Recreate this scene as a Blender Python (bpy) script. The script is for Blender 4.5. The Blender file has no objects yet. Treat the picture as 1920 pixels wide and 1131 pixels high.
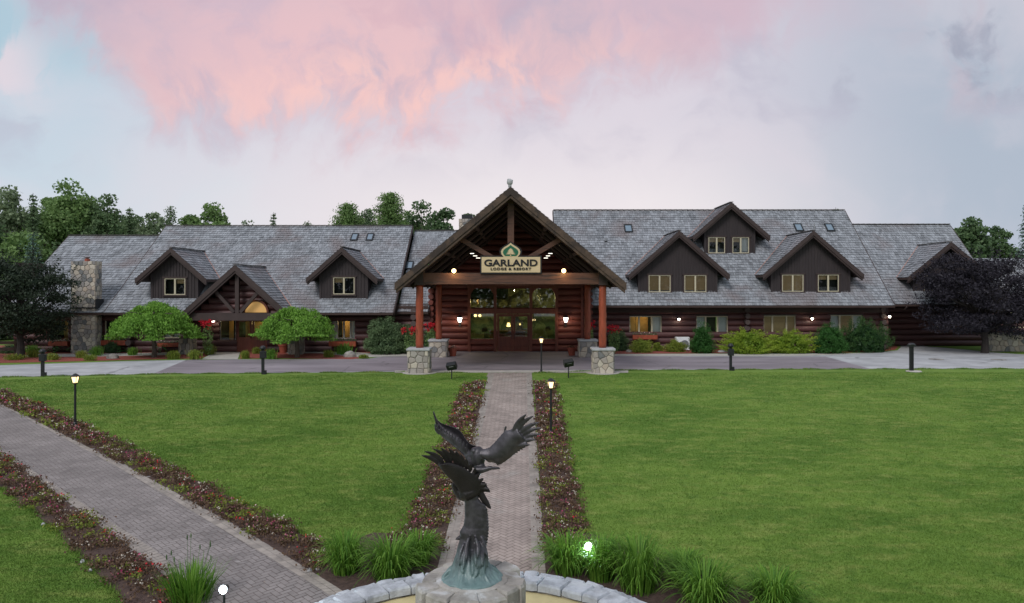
import bpy, bmesh, math, random
import numpy as np
from mathutils import Vector, Matrix
random.seed(7); RNG = np.random.default_rng(7)
S = bpy.context.scene
COL = S.collection
R = math.radians
# ------------------------------------------------------------------ camera
F, CX, CY, CH = 1400.0, 980.0, 540.0, 4.3        # focal length in photo pixels, principal point, eye height
cd = bpy.data.cameras.new("camera"); cam = bpy.data.objects.new("camera", cd); COL.objects.link(cam)
cam.location = (0, 0, CH); cam.rotation_euler = (R(90), 0, 0)
cd.sensor_width = 36; cd.sensor_fit = 'HORIZONTAL'; cd.lens = 36 * F / 1920
cd.shift_x = -20 / 1920; cd.shift_y = -25.5 / 1920
cd.clip_start = 0.1; cd.clip_end = 3000
S.camera = cam
S.view_settings.view_transform = 'Standard'; S.view_settings.look = 'None'
S.view_settings.gamma = 1; S.view_settings.exposure = 0.0
# ------------------------------------------------------------------ node helper
class N:
    def __init__(s, nt): s.nt = nt; s.nd = nt.nodes; s.lk = nt.links
    def new(s, t, **k):
        n = s.nd.new(t)
        for a, b in k.items(): setattr(n, a, b)
        return n
    def put(s, sock, v):
        if isinstance(v, bpy.types.NodeSocket): s.lk.new(v, sock)
        elif v is not None:
            if sock.type == 'RGBA' and len(v) == 3: v = (*v, 1)
            sock.default_value = v
    def math(s, op, a, b=None, c=None, clamp=False):
        n = s.new('ShaderNodeMath', operation=op); n.use_clamp = clamp
        for i, v in enumerate((a, b, c)):
            if v is not None: s.put(n.inputs[i], v)
        return n.outputs[0]
    def mix(s, f, a, b, t='MIX'):
        n = s.new('ShaderNodeMix', data_type='RGBA', blend_type=t); n.clamp_factor = True
        s.put(n.inputs[0], f); s.put(n.inputs[6], a); s.put(n.inputs[7], b); return n.outputs[2]
    def noise(s, vec, scale, detail=3, rough=.55, dist=0.0):
        n = s.new('ShaderNodeTexNoise'); s.put(n.inputs['Vector'], vec)
        n.inputs['Scale'].default_value = scale; n.inputs['Detail'].default_value = detail
        n.inputs['Roughness'].default_value = rough; n.inputs['Distortion'].default_value = dist
        return n.outputs['Fac']
    def ss(s, v, a, b, lo=0., hi=1.):
        n = s.new('ShaderNodeMapRange', interpolation_type='SMOOTHSTEP'); s.put(n.inputs[0], v)
        for i, q in enumerate((a, b, lo, hi)): n.inputs[i + 1].default_value = q
        return n.outputs[0]
    def mapv(s, vec, sc=(1, 1, 1), rot=(0, 0, 0), loc=(0, 0, 0)):
        n = s.new('ShaderNodeMapping'); s.put(n.inputs[0], vec)
        n.inputs['Scale'].default_value = sc; n.inputs['Rotation'].default_value = rot; n.inputs['Location'].default_value = loc
        return n.outputs[0]
def srgb(r, g, b):
    f = lambda c: (c / 255 / 12.92) if c / 255 <= .04045 else ((c / 255 + .055) / 1.055) ** 2.4
    return (f(r), f(g), f(b))
# ------------------------------------------------------------------ world: dusk sky with pink cloud
SUN_EL = R(42)
W = bpy.data.worlds.new("World"); S.world = W; W.use_nodes = True
n = N(W.node_tree); n.nd.clear()
out = n.new('ShaderNodeOutputWorld'); bg = n.new('ShaderNodeBackground'); n.lk.new(bg.outputs[0], out.inputs[0])
sky = n.new('ShaderNodeTexSky', sky_type='NISHITA'); sky.sun_disc = False
sky.sun_elevation = SUN_EL; sky.sun_rotation = R(180 + 28); sky.air_density = 1.2; sky.dust_density = 2
tc = n.new('ShaderNodeTexCoord'); d = tc.outputs['Generated']
sp = n.new('ShaderNodeSeparateXYZ'); n.lk.new(d, sp.inputs[0]); x, y, z = sp.outputs
zc = n.math('MAXIMUM', z, 0.0)
clear = n.mix(1.0, sky.outputs[0], (.125, .12, .11), 'MULTIPLY')          # clear sky at about a tenth
wz = n.mapv(d, (1, 1, 1.9))
n_big = n.noise(wz, 2.3, 5, .55, .3); n_mid = n.noise(wz, 5.5, 6, .6, .4)
n_wisp = n.noise(n.mapv(d, (13, 6, 4.5)), 1.0, 6, .58, .6)
n_fine = n.noise(n.mapv(d, (26, 12, 14)), 1.0, 5, .6, .3)
yy = n.math('MAXIMUM', y, .08); u = n.math('DIVIDE', x, yy); v = n.math('DIVIDE', z, yy); front = n.ss(y, .25, .55)
cv = n.new('ShaderNodeCombineXYZ'); n.put(cv.inputs[0], u); n.put(cv.inputs[1], v); uv = cv.outputs[0]
def warp(vec, sc, amt):
    t = n.new('ShaderNodeTexNoise'); n.put(t.inputs['Vector'], vec); t.inputs['Scale'].default_value = sc; t.inputs['Detail'].default_value = 4
    a1 = n.new('ShaderNodeVectorMath', operation='SUBTRACT'); n.lk.new(t.outputs['Color'], a1.inputs[0]); a1.inputs[1].default_value = (.5, .5, .5)
    a2 = n.new('ShaderNodeVectorMath', operation='SCALE'); n.lk.new(a1.outputs[0], a2.inputs[0]); a2.inputs['Scale'].default_value = amt
    a3 = n.new('ShaderNodeVectorMath', operation='ADD'); n.put(a3.inputs[0], vec); n.lk.new(a2.outputs[0], a3.inputs[1]); return a3.outputs[0]
w1 = warp(uv, 5, .16); w2 = warp(w1, 16, .035)
A = n.noise(n.mapv(w1, (3.2, 4.2, 1)), 1, 6, .55); B = n.noise(n.mapv(w2, (9, 6, 1), (0, 0, .25)), 1, 7, .6); Cn = n.noise(n.mapv(w2, (22, 12, 1), (0, 0, .2), (3, 5, 0)), 1, 6, .6); D = n.noise(n.mapv(w1, (6, 9, 1), (0, 0, -.3), (9, 2, 0)), 1, 6, .55)
veil = n.mix(n.ss(v, .07, .27), srgb(236, 229, 231), srgb(214, 208, 219))
veil = n.mix(n.ss(u, -.12, -.68, 0, .75), veil, srgb(184, 206, 220))
veil = n.mix(n.ss(u, .14, .62, 0, .92), veil, srgb(168, 181, 197))
veil = n.mix(n.ss(A, .42, .66, 0, .38), veil, srgb(222, 212, 220))
veil = n.mix(n.math('MULTIPLY', n.ss(D, .50, .70, 0, .45), n.ss(v, .10, .24)), veil, srgb(180, 176, 194))
vb = n.math('ADD', .205, n.math('ADD', n.math('MULTIPLY', n.math('MAXIMUM', n.math('SUBTRACT', -.46, u), 0.), .80), n.math('MULTIPLY', n.math('MAXIMUM', n.math('ADD', u, .15), 0.), .2)))
dv = n.math('ADD', n.math('SUBTRACT', v, vb), n.math('ADD', n.math('MULTIPLY', n.math('SUBTRACT', B, .5), .22), n.math('MULTIPLY', n.math('SUBTRACT', A, .5), .12)))
body = n.math('MULTIPLY', n.ss(dv, -.03, .075), n.ss(u, .55, .25))
bodyc = n.mix(n.ss(A, .38, .66), srgb(206, 180, 194), srgb(184, 172, 190))
c = n.mix(n.math('MULTIPLY', body, .9), veil, bodyc)
glow = n.math('MULTIPLY', n.ss(n.math('ABSOLUTE', n.math('ADD', u, .18)), .50, .06), n.ss(v, .42, .30, .65, 1.))
pk = n.math('MULTIPLY', n.math('MULTIPLY', body, glow), n.ss(n.math('ADD', B, n.math('MULTIPLY', n.math('SUBTRACT', Cn, .5), .5)), .34, .60))
c = n.mix(n.math('MULTIPLY', pk, .88), c, srgb(231, 192, 195))
edge = n.math('MULTIPLY', n.math('MULTIPLY', n.ss(dv, .0, .04), n.ss(dv, .13, .05)), glow)
c = n.mix(n.math('MULTIPLY', edge, n.ss(Cn, .40, .62, .1, .8)), c, srgb(244, 200, 195))
c = n.mix(n.math('MULTIPLY', n.math('MULTIPLY', body, glow), n.ss(D, .52, .66, 0, .55)), c, srgb(205, 172, 186))
rim = n.math('MULTIPLY', n.math('MULTIPLY', n.ss(u, .45, .56), n.ss(v, .20, .27)), n.ss(B, .46, .66))
c = n.mix(n.math('MULTIPLY', rim, .5), c, srgb(196, 180, 192))
c = n.mix(n.math('MULTIPLY', n.math('MULTIPLY', n.ss(u, .35, .5), n.ss(D, .5, .62)), n.ss(v, .22, .30, 0, .6)), c, srgb(146, 152, 170))
# clear gap upper left, small white cloud at the edge
gap = n.math('MULTIPLY', n.ss(n.math('ADD', u, n.math('MULTIPLY', n.math('SUBTRACT', A, .5), .25)), -.47, -.58), n.math('MULTIPLY', n.ss(v, .25, .33), n.math('SUBTRACT', 1., body)))
c = n.mix(n.math('MULTIPLY', gap, .8), c, n.mix(.25, srgb(172, 205, 220), clear))
puff = n.math('MULTIPLY', n.ss(u, -.60, -.70), n.math('MULTIPLY', n.ss(v, .23, .28), n.ss(v, .37, .31)))
c = n.mix(n.math('MULTIPLY', puff, n.ss(B, .42, .55, 0, .8)), c, srgb(226, 212, 220))
c = n.mix(n.math('SUBTRACT', 1., front), c, n.mix(n.ss(zc, .0, .8), srgb(205, 208, 216), srgb(188, 198, 212)))
c = n.mix(n.ss(z, -.02, -.15), c, srgb(70, 80, 60))
n.put(bg.inputs[0], c); bg.inputs[1].default_value = 1.05
# ------------------------------------------------------------------ sun: weak and very soft
sl = bpy.data.lights.new("sun", 'SUN'); sl.energy = 1.9; sl.angle = R(22); sl.color = (1.0, .95, .93)
so = bpy.data.objects.new("sun", sl); COL.objects.link(so)
so.rotation_euler = (R(90) - SUN_EL, 0, R(-28))
# ------------------------------------------------------------------ geometry helpers
SLOPE, YB = .0571, 35.0
def gz(Y):
    return np.where(np.asarray(Y) >= YB, 0.0, -(YB - np.maximum(np.asarray(Y), 3.0)) * SLOPE) if not np.isscalar(Y) else (0.0 if Y >= YB else -(YB - max(Y, 3.0)) * SLOPE)
def at(px, py, Y): return Vector(((px - CX) * Y / F, Y, CH - (py - CY) * Y / F))
def gnd(px, py):                                   # photo pixel on the ground -> world point
    Y = F * CH / (py - CY)
    if Y < YB: Y = F * (CH + SLOPE * YB) / (py - CY + F * SLOPE)
    return Vector(((px - CX) * Y / F, Y, gz(Y)))
def XX(px, Y): return (px - CX) * Y / F
def ZZ(py, Y): return CH - (py - CY) * Y / F
class MB:
    def __init__(s): s.V = []; s.nv = 0; s.L = []; s.C = []; s.T = []; s.M = []
    def add(s, v, f, tint=None, mat=0):
        v = np.asarray(v, float).reshape(-1, 3)
        if isinstance(f, np.ndarray):
            s.L.append((f + s.nv).ravel()); k = len(f); s.C.append(np.full(k, f.shape[1]))
        else:
            k = len(f); s.L.append(np.array([i + s.nv for q in f for i in q])); s.C.append(np.array([len(q) for q in f]))
        s.V.append(v); s.nv += len(v)
        if tint is None: tint = random.random()
        s.T.append(np.full(k, tint) if np.isscalar(tint) else np.asarray(tint)); s.M.append(np.full(k, mat) if np.isscalar(mat) else np.asarray(mat))
        return s
    def build(s, name, mats, parent=None, smooth=False):
        me = bpy.data.meshes.new(name)
        V = np.concatenate(s.V); L = np.concatenate(s.L).astype(np.int32); C = np.concatenate(s.C).astype(np.int32)
        me.vertices.add(len(V)); me.vertices.foreach_set('co', V.ravel())
        me.loops.add(len(L)); me.loops.foreach_set('vertex_index', L)
        me.polygons.add(len(C)); st = np.concatenate(([0], np.cumsum(C)[:-1])).astype(np.int32)
        me.polygons.foreach_set('loop_start', st)
        try: me.polygons.foreach_set('loop_total', C)
        except Exception: pass
        me.polygons.foreach_set('material_index', np.concatenate(s.M).astype(np.int32))
        me.update(calc_edges=True); me.validate()
        if len(me.polygons) == len(C):
            a = me.attributes.new('tint', 'FLOAT', 'FACE'); a.data.foreach_set('value', np.concatenate(s.T).astype(np.float32))
        for m in (mats if isinstance(mats, (list, tuple)) else [mats]): me.materials.append(m)
        me.polygons.foreach_set('use_smooth', np.full(len(me.polygons), bool(smooth)))
        o = bpy.data.objects.new(name, me); COL.objects.link(o)
        if parent is not None:
            o.parent = parent; o.matrix_parent_inverse = Matrix.Translation(-parent_loc(parent))
        return o
    def box(s, x0, x1, y0, y1, z0, z1, tint=None, mat=0):
        v = [(a, b, c_) for c_ in (z0, z1) for b in (y0, y1) for a in (x0, x1)]
        return s.add(v, np.array([[0, 2, 3, 1], [4, 5, 7, 6], [0, 1, 5, 4], [2, 6, 7, 3], [0, 4, 6, 2], [1, 3, 7, 5]]), tint, mat)
    def bar(s, p, q, w, h, tint=None, mat=0, up=(0, 0, 1)):       # rectangular bar from p to q
        p = Vector(p); q = Vector(q); dd = (q - p).normalized(); a = dd.cross(Vector(up)).normalized() * w / 2; b = a.cross(dd).normalized() * h / 2
        v = [e + i * a + j * b for e in (p, q) for i, j in ((-1, -1), (1, -1), (1, 1), (-1, 1))]
        return s.add([tuple(t) for t in v], np.array([[3, 2, 1, 0], [4, 5, 6, 7], [0, 1, 5, 4], [1, 2, 6, 5], [2, 3, 7, 6], [3, 0, 4, 7]]), tint, mat)
    def tube(s, pts, rad, nseg=8, tint=None, mat=0, cap=True):
        pts = [Vector(p) for p in pts]; k = len(pts)
        if not hasattr(rad, '__len__'): rad = [rad] * k
        vs = []; ref = Vector((0, 0, 1)) if abs((pts[-1] - pts[0]).normalized().z) < .9 else Vector((1, 0, 0))
        for i in range(k):
            t = (pts[min(i + 1, k - 1)] - pts[max(i - 1, 0)]).normalized(); a = t.cross(ref).normalized(); b = a.cross(t)
            for j in range(nseg):
                an = 2 * math.pi * j / nseg; vs.append(tuple(pts[i] + (a * math.cos(an) + b * math.sin(an)) * rad[i]))
        f = [[i * nseg + j, i * nseg + (j + 1) % nseg, (i + 1) * nseg + (j + 1) % nseg, (i + 1) * nseg + j] for i in range(k - 1) for j in range(nseg)]
        if cap: f += [list(range(nseg))[::-1], list(range((k - 1) * nseg, k * nseg))]
        return s.add(vs, f, tint, mat)
    def lathe(s, cx, cy, prof, nseg=20, tint=None, mat=0, jit=0):
        vs = []; k = len(prof)
        for r, zz in prof:
            for j in range(nseg):
                an = 2 * math.pi * j / nseg; q = r * (1 + random.uniform(-jit, jit)); vs.append((cx + q * math.cos(an), cy + q * math.sin(an), zz))
        f = [[i * nseg + j, i * nseg + (j + 1) % nseg, (i + 1) * nseg + (j + 1) % nseg, (i + 1) * nseg + j] for i in range(k - 1) for j in range(nseg)]
        f += [list(range(nseg))[::-1], list(range((k - 1) * nseg, k * nseg))]
        return s.add(vs, f, tint, mat)
    def prism(s, poly, y0, y1, tint=None, mat=0):                # polygon in x,z extruded along y
        k = len(poly); v = [(a, y0, b) for a, b in poly] + [(a, y1, b) for a, b in poly]
        f = [list(range(k)), list(range(k, 2 * k))[::-1]] + [[i, k + i, k + (i + 1) % k, (i + 1) % k] for i in range(k)]
        return s.add(v, f, tint, mat)
    def ball(s, c_, r, nu=12, nv=8, tint=None, mat=0, jit=0):
        r = (r, r, r) if np.isscalar(r) else r; vs = []
        for i in range(nv + 1):
            th = math.pi * i / nv
            for j in range(nu):
                ph = 2 * math.pi * j / nu; q = 1 + random.uniform(-jit, jit)
                vs.append((c_[0] + q * r[0] * math.sin(th) * math.cos(ph), c_[1] + q * r[1] * math.sin(th) * math.sin(ph), c_[2] + q * r[2] * math.cos(th)))
        f = np.array([[i * nu + j, (i + 1) * nu + j, (i + 1) * nu + (j + 1) % nu, i * nu + (j + 1) % nu] for i in range(nv) for j in range(nu)])
        return s.add(vs, f, tint, mat)
    def leaves(s, cen, size, tint=None, mat=0, aspect=.55, nrm=None, spread=1.0, dirv=None):   # many small leaf faces
        cen = np.asarray(cen); k = len(cen)
        if k == 0: return s
        a = RNG.normal(size=(k, 3)) if dirv is None else dirv + RNG.normal(size=(k, 3)) * spread
        a /= np.linalg.norm(a, axis=1, keepdims=True) + 1e-9
        b = RNG.normal(size=(k, 3)); b -= (b * a).sum(1, keepdims=True) * a; b /= np.linalg.norm(b, axis=1, keepdims=True) + 1e-9
        sz = (np.full(k, size) if np.isscalar(size) else size) * RNG.uniform(.6, 1.3, k); sz = sz[:, None]
        v = np.stack([cen - a * sz * .5, cen + b * sz * aspect * .5, cen + a * sz * .5, cen - b * sz * aspect * .5], 1).reshape(-1, 3)
        f = np.arange(4 * k).reshape(k, 4)
        return s.add(v, f, RNG.uniform(0, 1, k) if tint is None else np.clip(tint, 0, 1), mat)
def parent_loc(p):
    v = Vector(p.location)
    while p.parent is not None: p = p.parent; v = v + Vector(p.location) if p.type == 'EMPTY' else v
    return v
def tag(o, label, cat, group=None, kind=None):
    if label: o['label'] = label
    if cat: o['category'] = cat
    if group: o['group'] = group
    if kind: o['kind'] = kind
    return o
def thing(name, loc, label, cat, group=None):
    o = bpy.data.objects.new(name, None); COL.objects.link(o); o.location = loc; o.empty_display_size = .3
    return tag(o, label, cat, group)
def copy_tree(o, parent=None):
    c_ = o.copy(); COL.objects.link(c_)
    if parent is not None: c_.parent = parent; c_.matrix_parent_inverse = o.matrix_parent_inverse.copy()
    for ch in list(o.children): copy_tree(ch, c_)
    return c_
def plight(name, loc, power, color, parent=None, r=.05):
    l = bpy.data.lights.new(name, 'POINT'); l.energy = power; l.color = color; l.shadow_soft_size = r
    o = bpy.data.objects.new(name, l); COL.objects.link(o); o.location = loc
    if parent is not None: o.parent = parent; o.matrix_parent_inverse = Matrix.Translation(-parent_loc(parent))
    return o
# ------------------------------------------------------------------ materials
def mat(name, c1, c2=None, rough=.8, nscale=4, nvar=.25, bump=.2, bscale=30, metal=0, tintmix=1.0, stretch=(1, 1, 1), spec=.4, c3=None, c3s=1.0, c3r=(.55, .7)):
    m = bpy.data.materials.new(name); m.use_nodes = True; q = N(m.node_tree); b = q.nd['Principled BSDF']
    t = q.new('ShaderNodeTexCoord').outputs['Object']; t = q.mapv(t, stretch)
    at_ = q.new('ShaderNodeAttribute', attribute_name='tint').outputs['Fac']
    c2 = c2 or tuple(v * .7 for v in c1)
    col = q.mix(q.math('MULTIPLY', at_, tintmix), c1, c2)
    nf = q.noise(t, nscale, 5, .6)
    col = q.mix(nvar, col, q.mix(q.ss(nf, .25, .75), tuple(v * .45 for v in c1), tuple(min(1, v * 1.6) for v in c1)), 'MIX')
    if c3: col = q.mix(q.ss(q.noise(t, c3s, 5, .6, .4), *c3r), col, c3)
    q.put(b.inputs['Base Color'], col); b.inputs['Roughness'].default_value = rough; b.inputs['Metallic'].default_value = metal
    b.inputs['Specular IOR Level'].default_value = spec
    if bump:
        bn = q.new('ShaderNodeBump'); bn.inputs['Strength'].default_value = bump; bn.inputs['Distance'].default_value = .03
        q.put(bn.inputs['Height'], q.noise(t, bscale, 4, .6)); q.put(b.inputs['Normal'], bn.outputs[0])
    return m
def emis(name, c_, st):
    m = bpy.data.materials.new(name); m.use_nodes = True; b = m.node_tree.nodes['Principled BSDF']
    b.inputs['Base Color'].default_value = (*c_, 1); b.inputs['Emission Color'].default_value = (*c_, 1); b.inputs['Emission Strength'].default_value = st
    return m
def leafmat(name, c1, c2, trans=.35, rough=.55):
    m = bpy.data.materials.new(name); m.use_nodes = True; q = N(m.node_tree); b = q.nd['Principled BSDF']; o = q.nd['Material Output']
    at_ = q.new('ShaderNodeAttribute', attribute_name='tint').outputs['Fac']
    t = q.new('ShaderNodeTexCoord').outputs['Object']
    col = q.mix(at_, c1, c2); col = q.mix(q.ss(q.noise(t, 1.1, 3), .40, .75, 0, .35), col, tuple(v * .7 for v in c1))
    q.put(b.inputs['Base Color'], col); b.inputs['Roughness'].default_value = rough; b.inputs['Specular IOR Level'].default_value = .25
    tr = q.new('ShaderNodeBsdfTranslucent'); q.put(tr.inputs[0], col)
    mx = q.new('ShaderNodeMixShader'); mx.inputs[0].default_value = trans
    q.lk.new(b.outputs[0], mx.inputs[1]); q.lk.new(tr.outputs[0], mx.inputs[2]); q.lk.new(mx.outputs[0], o.inputs[0])
    return m
def glassmat(name, tintc=(.75, .8, .78), boost=.12):
    m = bpy.data.materials.new(name); m.use_nodes = True; q = N(m.node_tree); o = q.nd['Material Output']; q.nd.remove(q.nd['Principled BSDF'])
    g = q.new('ShaderNodeBsdfGlossy'); g.inputs['Roughness'].default_value = .0; g.inputs[0].default_value = (.9, .92, .95, 1)
    t = q.new('ShaderNodeBsdfTransparent'); t.inputs[0].default_value = (*tintc, 1)
    fr = q.new('ShaderNodeFresnel'); fr.inputs[0].default_value = 1.5
    mx = q.new('ShaderNodeMixShader'); q.put(mx.inputs[0], q.math('ADD', fr.outputs[0], boost, clamp=True))
    q.lk.new(t.outputs[0], mx.inputs[1]); q.lk.new(g.outputs[0], mx.inputs[2]); q.lk.new(mx.outputs[0], o.inputs[0]); return m
M = {}
M['shingle'] = mat('weathered_shingle', (.305, .325, .35), (.12, .128, .14), .7, 1.2, .3, .25, 60, c3=(.20, .178, .182), c3s=.3, c3r=(.48, .74))
M['ridge'] = mat('ridge_cap', (.12, .11, .11), (.07, .065, .065), .8)
M['log_red'] = mat('red_stained_log', (.16, .042, .030), (.075, .024, .021), .5, 2, .4, .3, 14, stretch=(.3, 1, 2))
M['log_dark'] = mat('dark_stained_log', (.10, .042, .040), (.048, .025, .028), .5, 2, .4, .3, 14, stretch=(.3, 1, 2))
M['logend'] = mat('log_end', (.10, .075, .07), (.07, .05, .05), .8)
M['board'] = mat('dark_board', (.036, .028, .029), (.028, .022, .024), .7, 3, .3, .2, 25, stretch=(4, 4, .4))
M['fascia'] = mat('fascia_board', (.050, .033, .030), (.038, .026, .025), .65, 2, .3, .15, 18)
M['fasciaw'] = mat('weathered_fascia', (.085, .056, .038), (.06, .040, .029), .7, 2.5, .6, .25, 18, c3=(.035, .025, .02), c3s=1.6, c3r=(.45, .62))
M['beam'] = mat('stained_beam', (.105, .048, .030), (.08, .036, .024), .5, 3, .5, .2, 16, stretch=(.35, 1, 3), c3=(.04, .024, .018), c3s=2.0, c3r=(.5, .68))
M['column'] = mat('orange_red_column', (.31, .068, .033), (.25, .056, .028), .45, 3, .35, .15, 12, stretch=(2, 2, .5), c3=(.16, .04, .02), c3s=2.2, c3r=(.58, .7))
M['soffit'] = mat('dark_soffit', (.055, .032, .026), (.035, .02, .018), .7, 3, .2, .1)
M['cream'] = mat('cream_window_frame', (.50, .46, .33), (.46, .42, .30), .5, 4, .1, 0)
M['greyframe'] = mat('grey_window_frame', (.30, .29, .26), (.27, .26, .23), .5, 4, .1, 0)
M['blind'] = mat('tan_blind', (.50, .35, .19), (.42, .29, .155), .8, 3, .15, .5, 2, stretch=(.01, 1, 12))
M['curtain'] = mat('white_curtain', (.62, .64, .62), (.42, .45, .45), .9, 4, .2, .5, 2, stretch=(14, 1, .1))
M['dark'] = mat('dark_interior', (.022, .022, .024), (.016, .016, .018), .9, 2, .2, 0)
M['room'] = mat('warm_room_wall', (.55, .38, .16), (.45, .28, .10), .8, 2, .3, 0)
M['doorwood'] = mat('door_wood', (.15, .04, .024), (.11, .032, .02), .4, 3, .35, .1, 20, stretch=(3, 1, .4))
M['glass'] = glassmat('window_glass', (.92, .95, .95), .0); M['glassd'] = glassmat('entrance_glass', (.74, .78, .66), .035)
M['copper'] = mat('copper_flashing', (.42, .22, .17), (.35, .2, .16), .5, 3, .3, 0)
M['black'] = mat('black_metal', (.018, .02, .022), (.014, .016, .018), .4, 6, .3, .05)
M['metal'] = mat('grey_metal', (.3, .31, .32), (.25, .26, .27), .4, 5, .2, 0, metal=.5)
M['mortar'] = mat('mortar', (.26, .24, .21), (.22, .2, .18), .95, 8, .3, .3)
def stonemat(name, ramp, rough=.85):
    m = bpy.data.materials.new(name); m.use_nodes = True; q = N(m.node_tree); b = q.nd['Principled BSDF']
    at_ = q.new('ShaderNodeAttribute', attribute_name='tint').outputs['Fac']; t = q.new('ShaderNodeTexCoord').outputs['Object']
    r = q.new('ShaderNodeValToRGB'); q.put(r.inputs[0], at_); r.color_ramp.interpolation = 'CONSTANT'
    for i, c_ in enumerate(ramp):
        e = r.color_ramp.elements[i] if i < 2 else r.color_ramp.elements.new(i / len(ramp)); e.position = i / len(ramp); e.color = (*c_, 1)
    col = q.mix(.35, r.outputs[0], q.mix(q.noise(t, 9, 6, .65), (.05, .05, .05), (.6, .57, .52)), 'MIX')
    q.put(b.inputs['Base Color'], col); b.inputs['Roughness'].default_value = rough
    bn = q.new('ShaderNodeBump'); bn.inputs['Strength'].default_value = .5; bn.inputs['Distance'].default_value = .02
    q.put(bn.inputs['Height'], q.noise(t, 22, 5, .65)); q.put(b.inputs['Normal'], bn.outputs[0]); return m
M['stone'] = stonemat('field_stone', [(.46, .40, .31), (.27, .24, .21), (.60, .54, .43), (.36, .31, .27), (.20, .19, .185), (.50, .41, .31), (.085, .10, .11), (.38, .35, .31)])
M['capstone'] = mat('pale_capstone', (.42, .43, .44), (.34, .35, .36), .8, 5, .3, .3, 25)
M['soil'] = mat('dark_soil', (.085, .055, .045), (.06, .04, .035), .95, 12, .6, .8, 60)
M['mulch'] = mat('red_mulch', (.28, .075, .055), (.18, .05, .04), .95, 14, .7, 1.0, 50)
M['terracotta'] = mat('terracotta', (.32, .085, .05), (.28, .07, .045), .7, 5, .2, .1)
M['lit'] = emis('lamp_glow', (1.0, .70, .34), 2.4); M['litw'] = emis('white_lamp_glow', (1.0, .93, .78), 14); M['cold'] = emis('cold_lamp_glow', (.80, .93, 1.0), 30)
M['amber'] = emis('amber_lamp_glow', (1.0, .66, .28), 6); M['dash'] = emis('strip_lamp_glow', (1, .95, .82), 2.2)
# ------------------------------------------------------------------ ground
def sheet(name, poly, material, dz, label=None, bisect=(YB,), kind='structure', px=True):
    pts = [gnd(*p) for p in poly] if px else [Vector((p[0], p[1], 0)) for p in poly]
    bm = bmesh.new(); bm.faces.new([bm.verts.new((p.x, p.y, 0)) for p in pts])
    for b in bisect: bmesh.ops.bisect_plane(bm, geom=bm.verts[:] + bm.edges[:] + bm.faces[:], plane_co=(0, b, 0), plane_no=(0, 1, 0))
    bmesh.ops.triangulate(bm, faces=bm.faces[:]); bmesh.ops.recalc_face_normals(bm, faces=bm.faces[:])
    for f in bm.faces:
        if f.normal.z < 0: f.normal_flip()
    for v in bm.verts: v.co.z = gz(v.co.y) + dz
    me = bpy.data.meshes.new(name); bm.to_mesh(me); bm.free(); me.materials.append(material)
    o = bpy.data.objects.new(name, me); COL.objects.link(o); o['kind'] = kind; return o
def lawnmat():
    m = bpy.data.materials.new('lawn_grass'); m.use_nodes = True; q = N(m.node_tree); b = q.nd['Principled BSDF']
    t = q.new('ShaderNodeTexCoord').outputs['Object']
    c_ = q.mix(q.ss(q.noise(q.mapv(t, (.5, 1.0, 1)), .55, 5, .6, .5), .32, .68), (.094, .180, .028), (.172, .272, .050))
    c_ = q.mix(q.ss(q.noise(q.mapv(t, (1, 2.2, 1), (0, 0, .3)), 1.3, 5, .65), .46, .72, 0, .7), c_, (.28, .325, .09))
    c_ = q.mix(q.ss(q.noise(t, 2.8, 4, .7), .50, .72, 0, .6), c_, (.06, .138, .022))
    c_ = q.mix(q.ss(q.noise(t, 45, 3, .7), .35, .7, 0, .45), c_, (.07, .145, .024))
    q.put(b.inputs['Base Color'], c_); b.inputs['Roughness'].default_value = .9; b.inputs['Specular IOR Level'].default_value = .15
    bn = q.new('ShaderNodeBump'); bn.inputs['Strength'].default_value = .35; bn.inputs['Distance'].default_value = .03
    q.put(bn.inputs['Height'], q.noise(t, 38, 4, .7)); q.put(b.inputs['Normal'], bn.outputs[0]); return m
M['lawn'] = lawnmat()
ys = [-60, 3, 10, 14, 18, 22, 26, 30, 35, 60, 120, 400, 1500]; xs = [-1500, -300, -60, -30, 0, 30, 60, 300, 1500]
mb = MB(); mb.add([(a, b, float(gz(float(b)))) for b in ys for a in xs], np.array([[j * 9 + i, j * 9 + i + 1, (j + 1) * 9 + i + 1, (j + 1) * 9 + i] for j in range(len(ys) - 1) for i in range(8)]))
lawn = mb.build('lawn', M['lawn']); lawn['kind'] = 'structure'
M['concrete'] = mat('grey_concrete', (.40, .41, .42), (.40, .41, .42), .85, .6, .35, .15, 40, c3=(.32, .325, .34), c3s=.5, c3r=(.45, .7))
M['asphalt'] = mat('mauve_pavers', (.23, .205, .225), (.23, .205, .225), .7, .5, .4, .2, 50, stretch=(.35, 1.2, 1), c3=(.34, .31, .33), c3s=.7, c3r=(.55, .78))
for k_, sc_ in (('concrete', (.22, 1.0, 1)), ('asphalt', (.5, 1, 1))):   # fine cracks and oil spots in the drive
    q = N(M[k_].node_tree); b_ = q.nd['Principled BSDF']; src = b_.inputs['Base Color'].links[0].from_socket; t_ = q.new('ShaderNodeTexCoord').outputs['Object']
    vo = q.new('ShaderNodeTexVoronoi', feature='DISTANCE_TO_EDGE'); q.put(vo.inputs['Vector'], q.mapv(t_, sc_)); vo.inputs['Scale'].default_value = .38
    cr_ = q.ss(q.math('ADD', vo.outputs['Distance'], q.math('MULTIPLY', q.math('SUBTRACT', q.noise(t_, 2.2, 4), .5), .05)), .012, .003, 0, .5)
    c9 = q.mix(cr_, src, (.08, .08, .08)); c9 = q.mix(q.ss(q.noise(q.mapv(t_, (.25, 1.3, 1)), .9, 5, .65), .56, .70, 0, .35), c9, (.12, .115, .12)); q.put(b_.inputs['Base Color'], c9)
M['kerbc'] = mat('pale_kerb', (.42, .40, .36), (.38, .36, .33), .85, 3, .3, .2)
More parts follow.
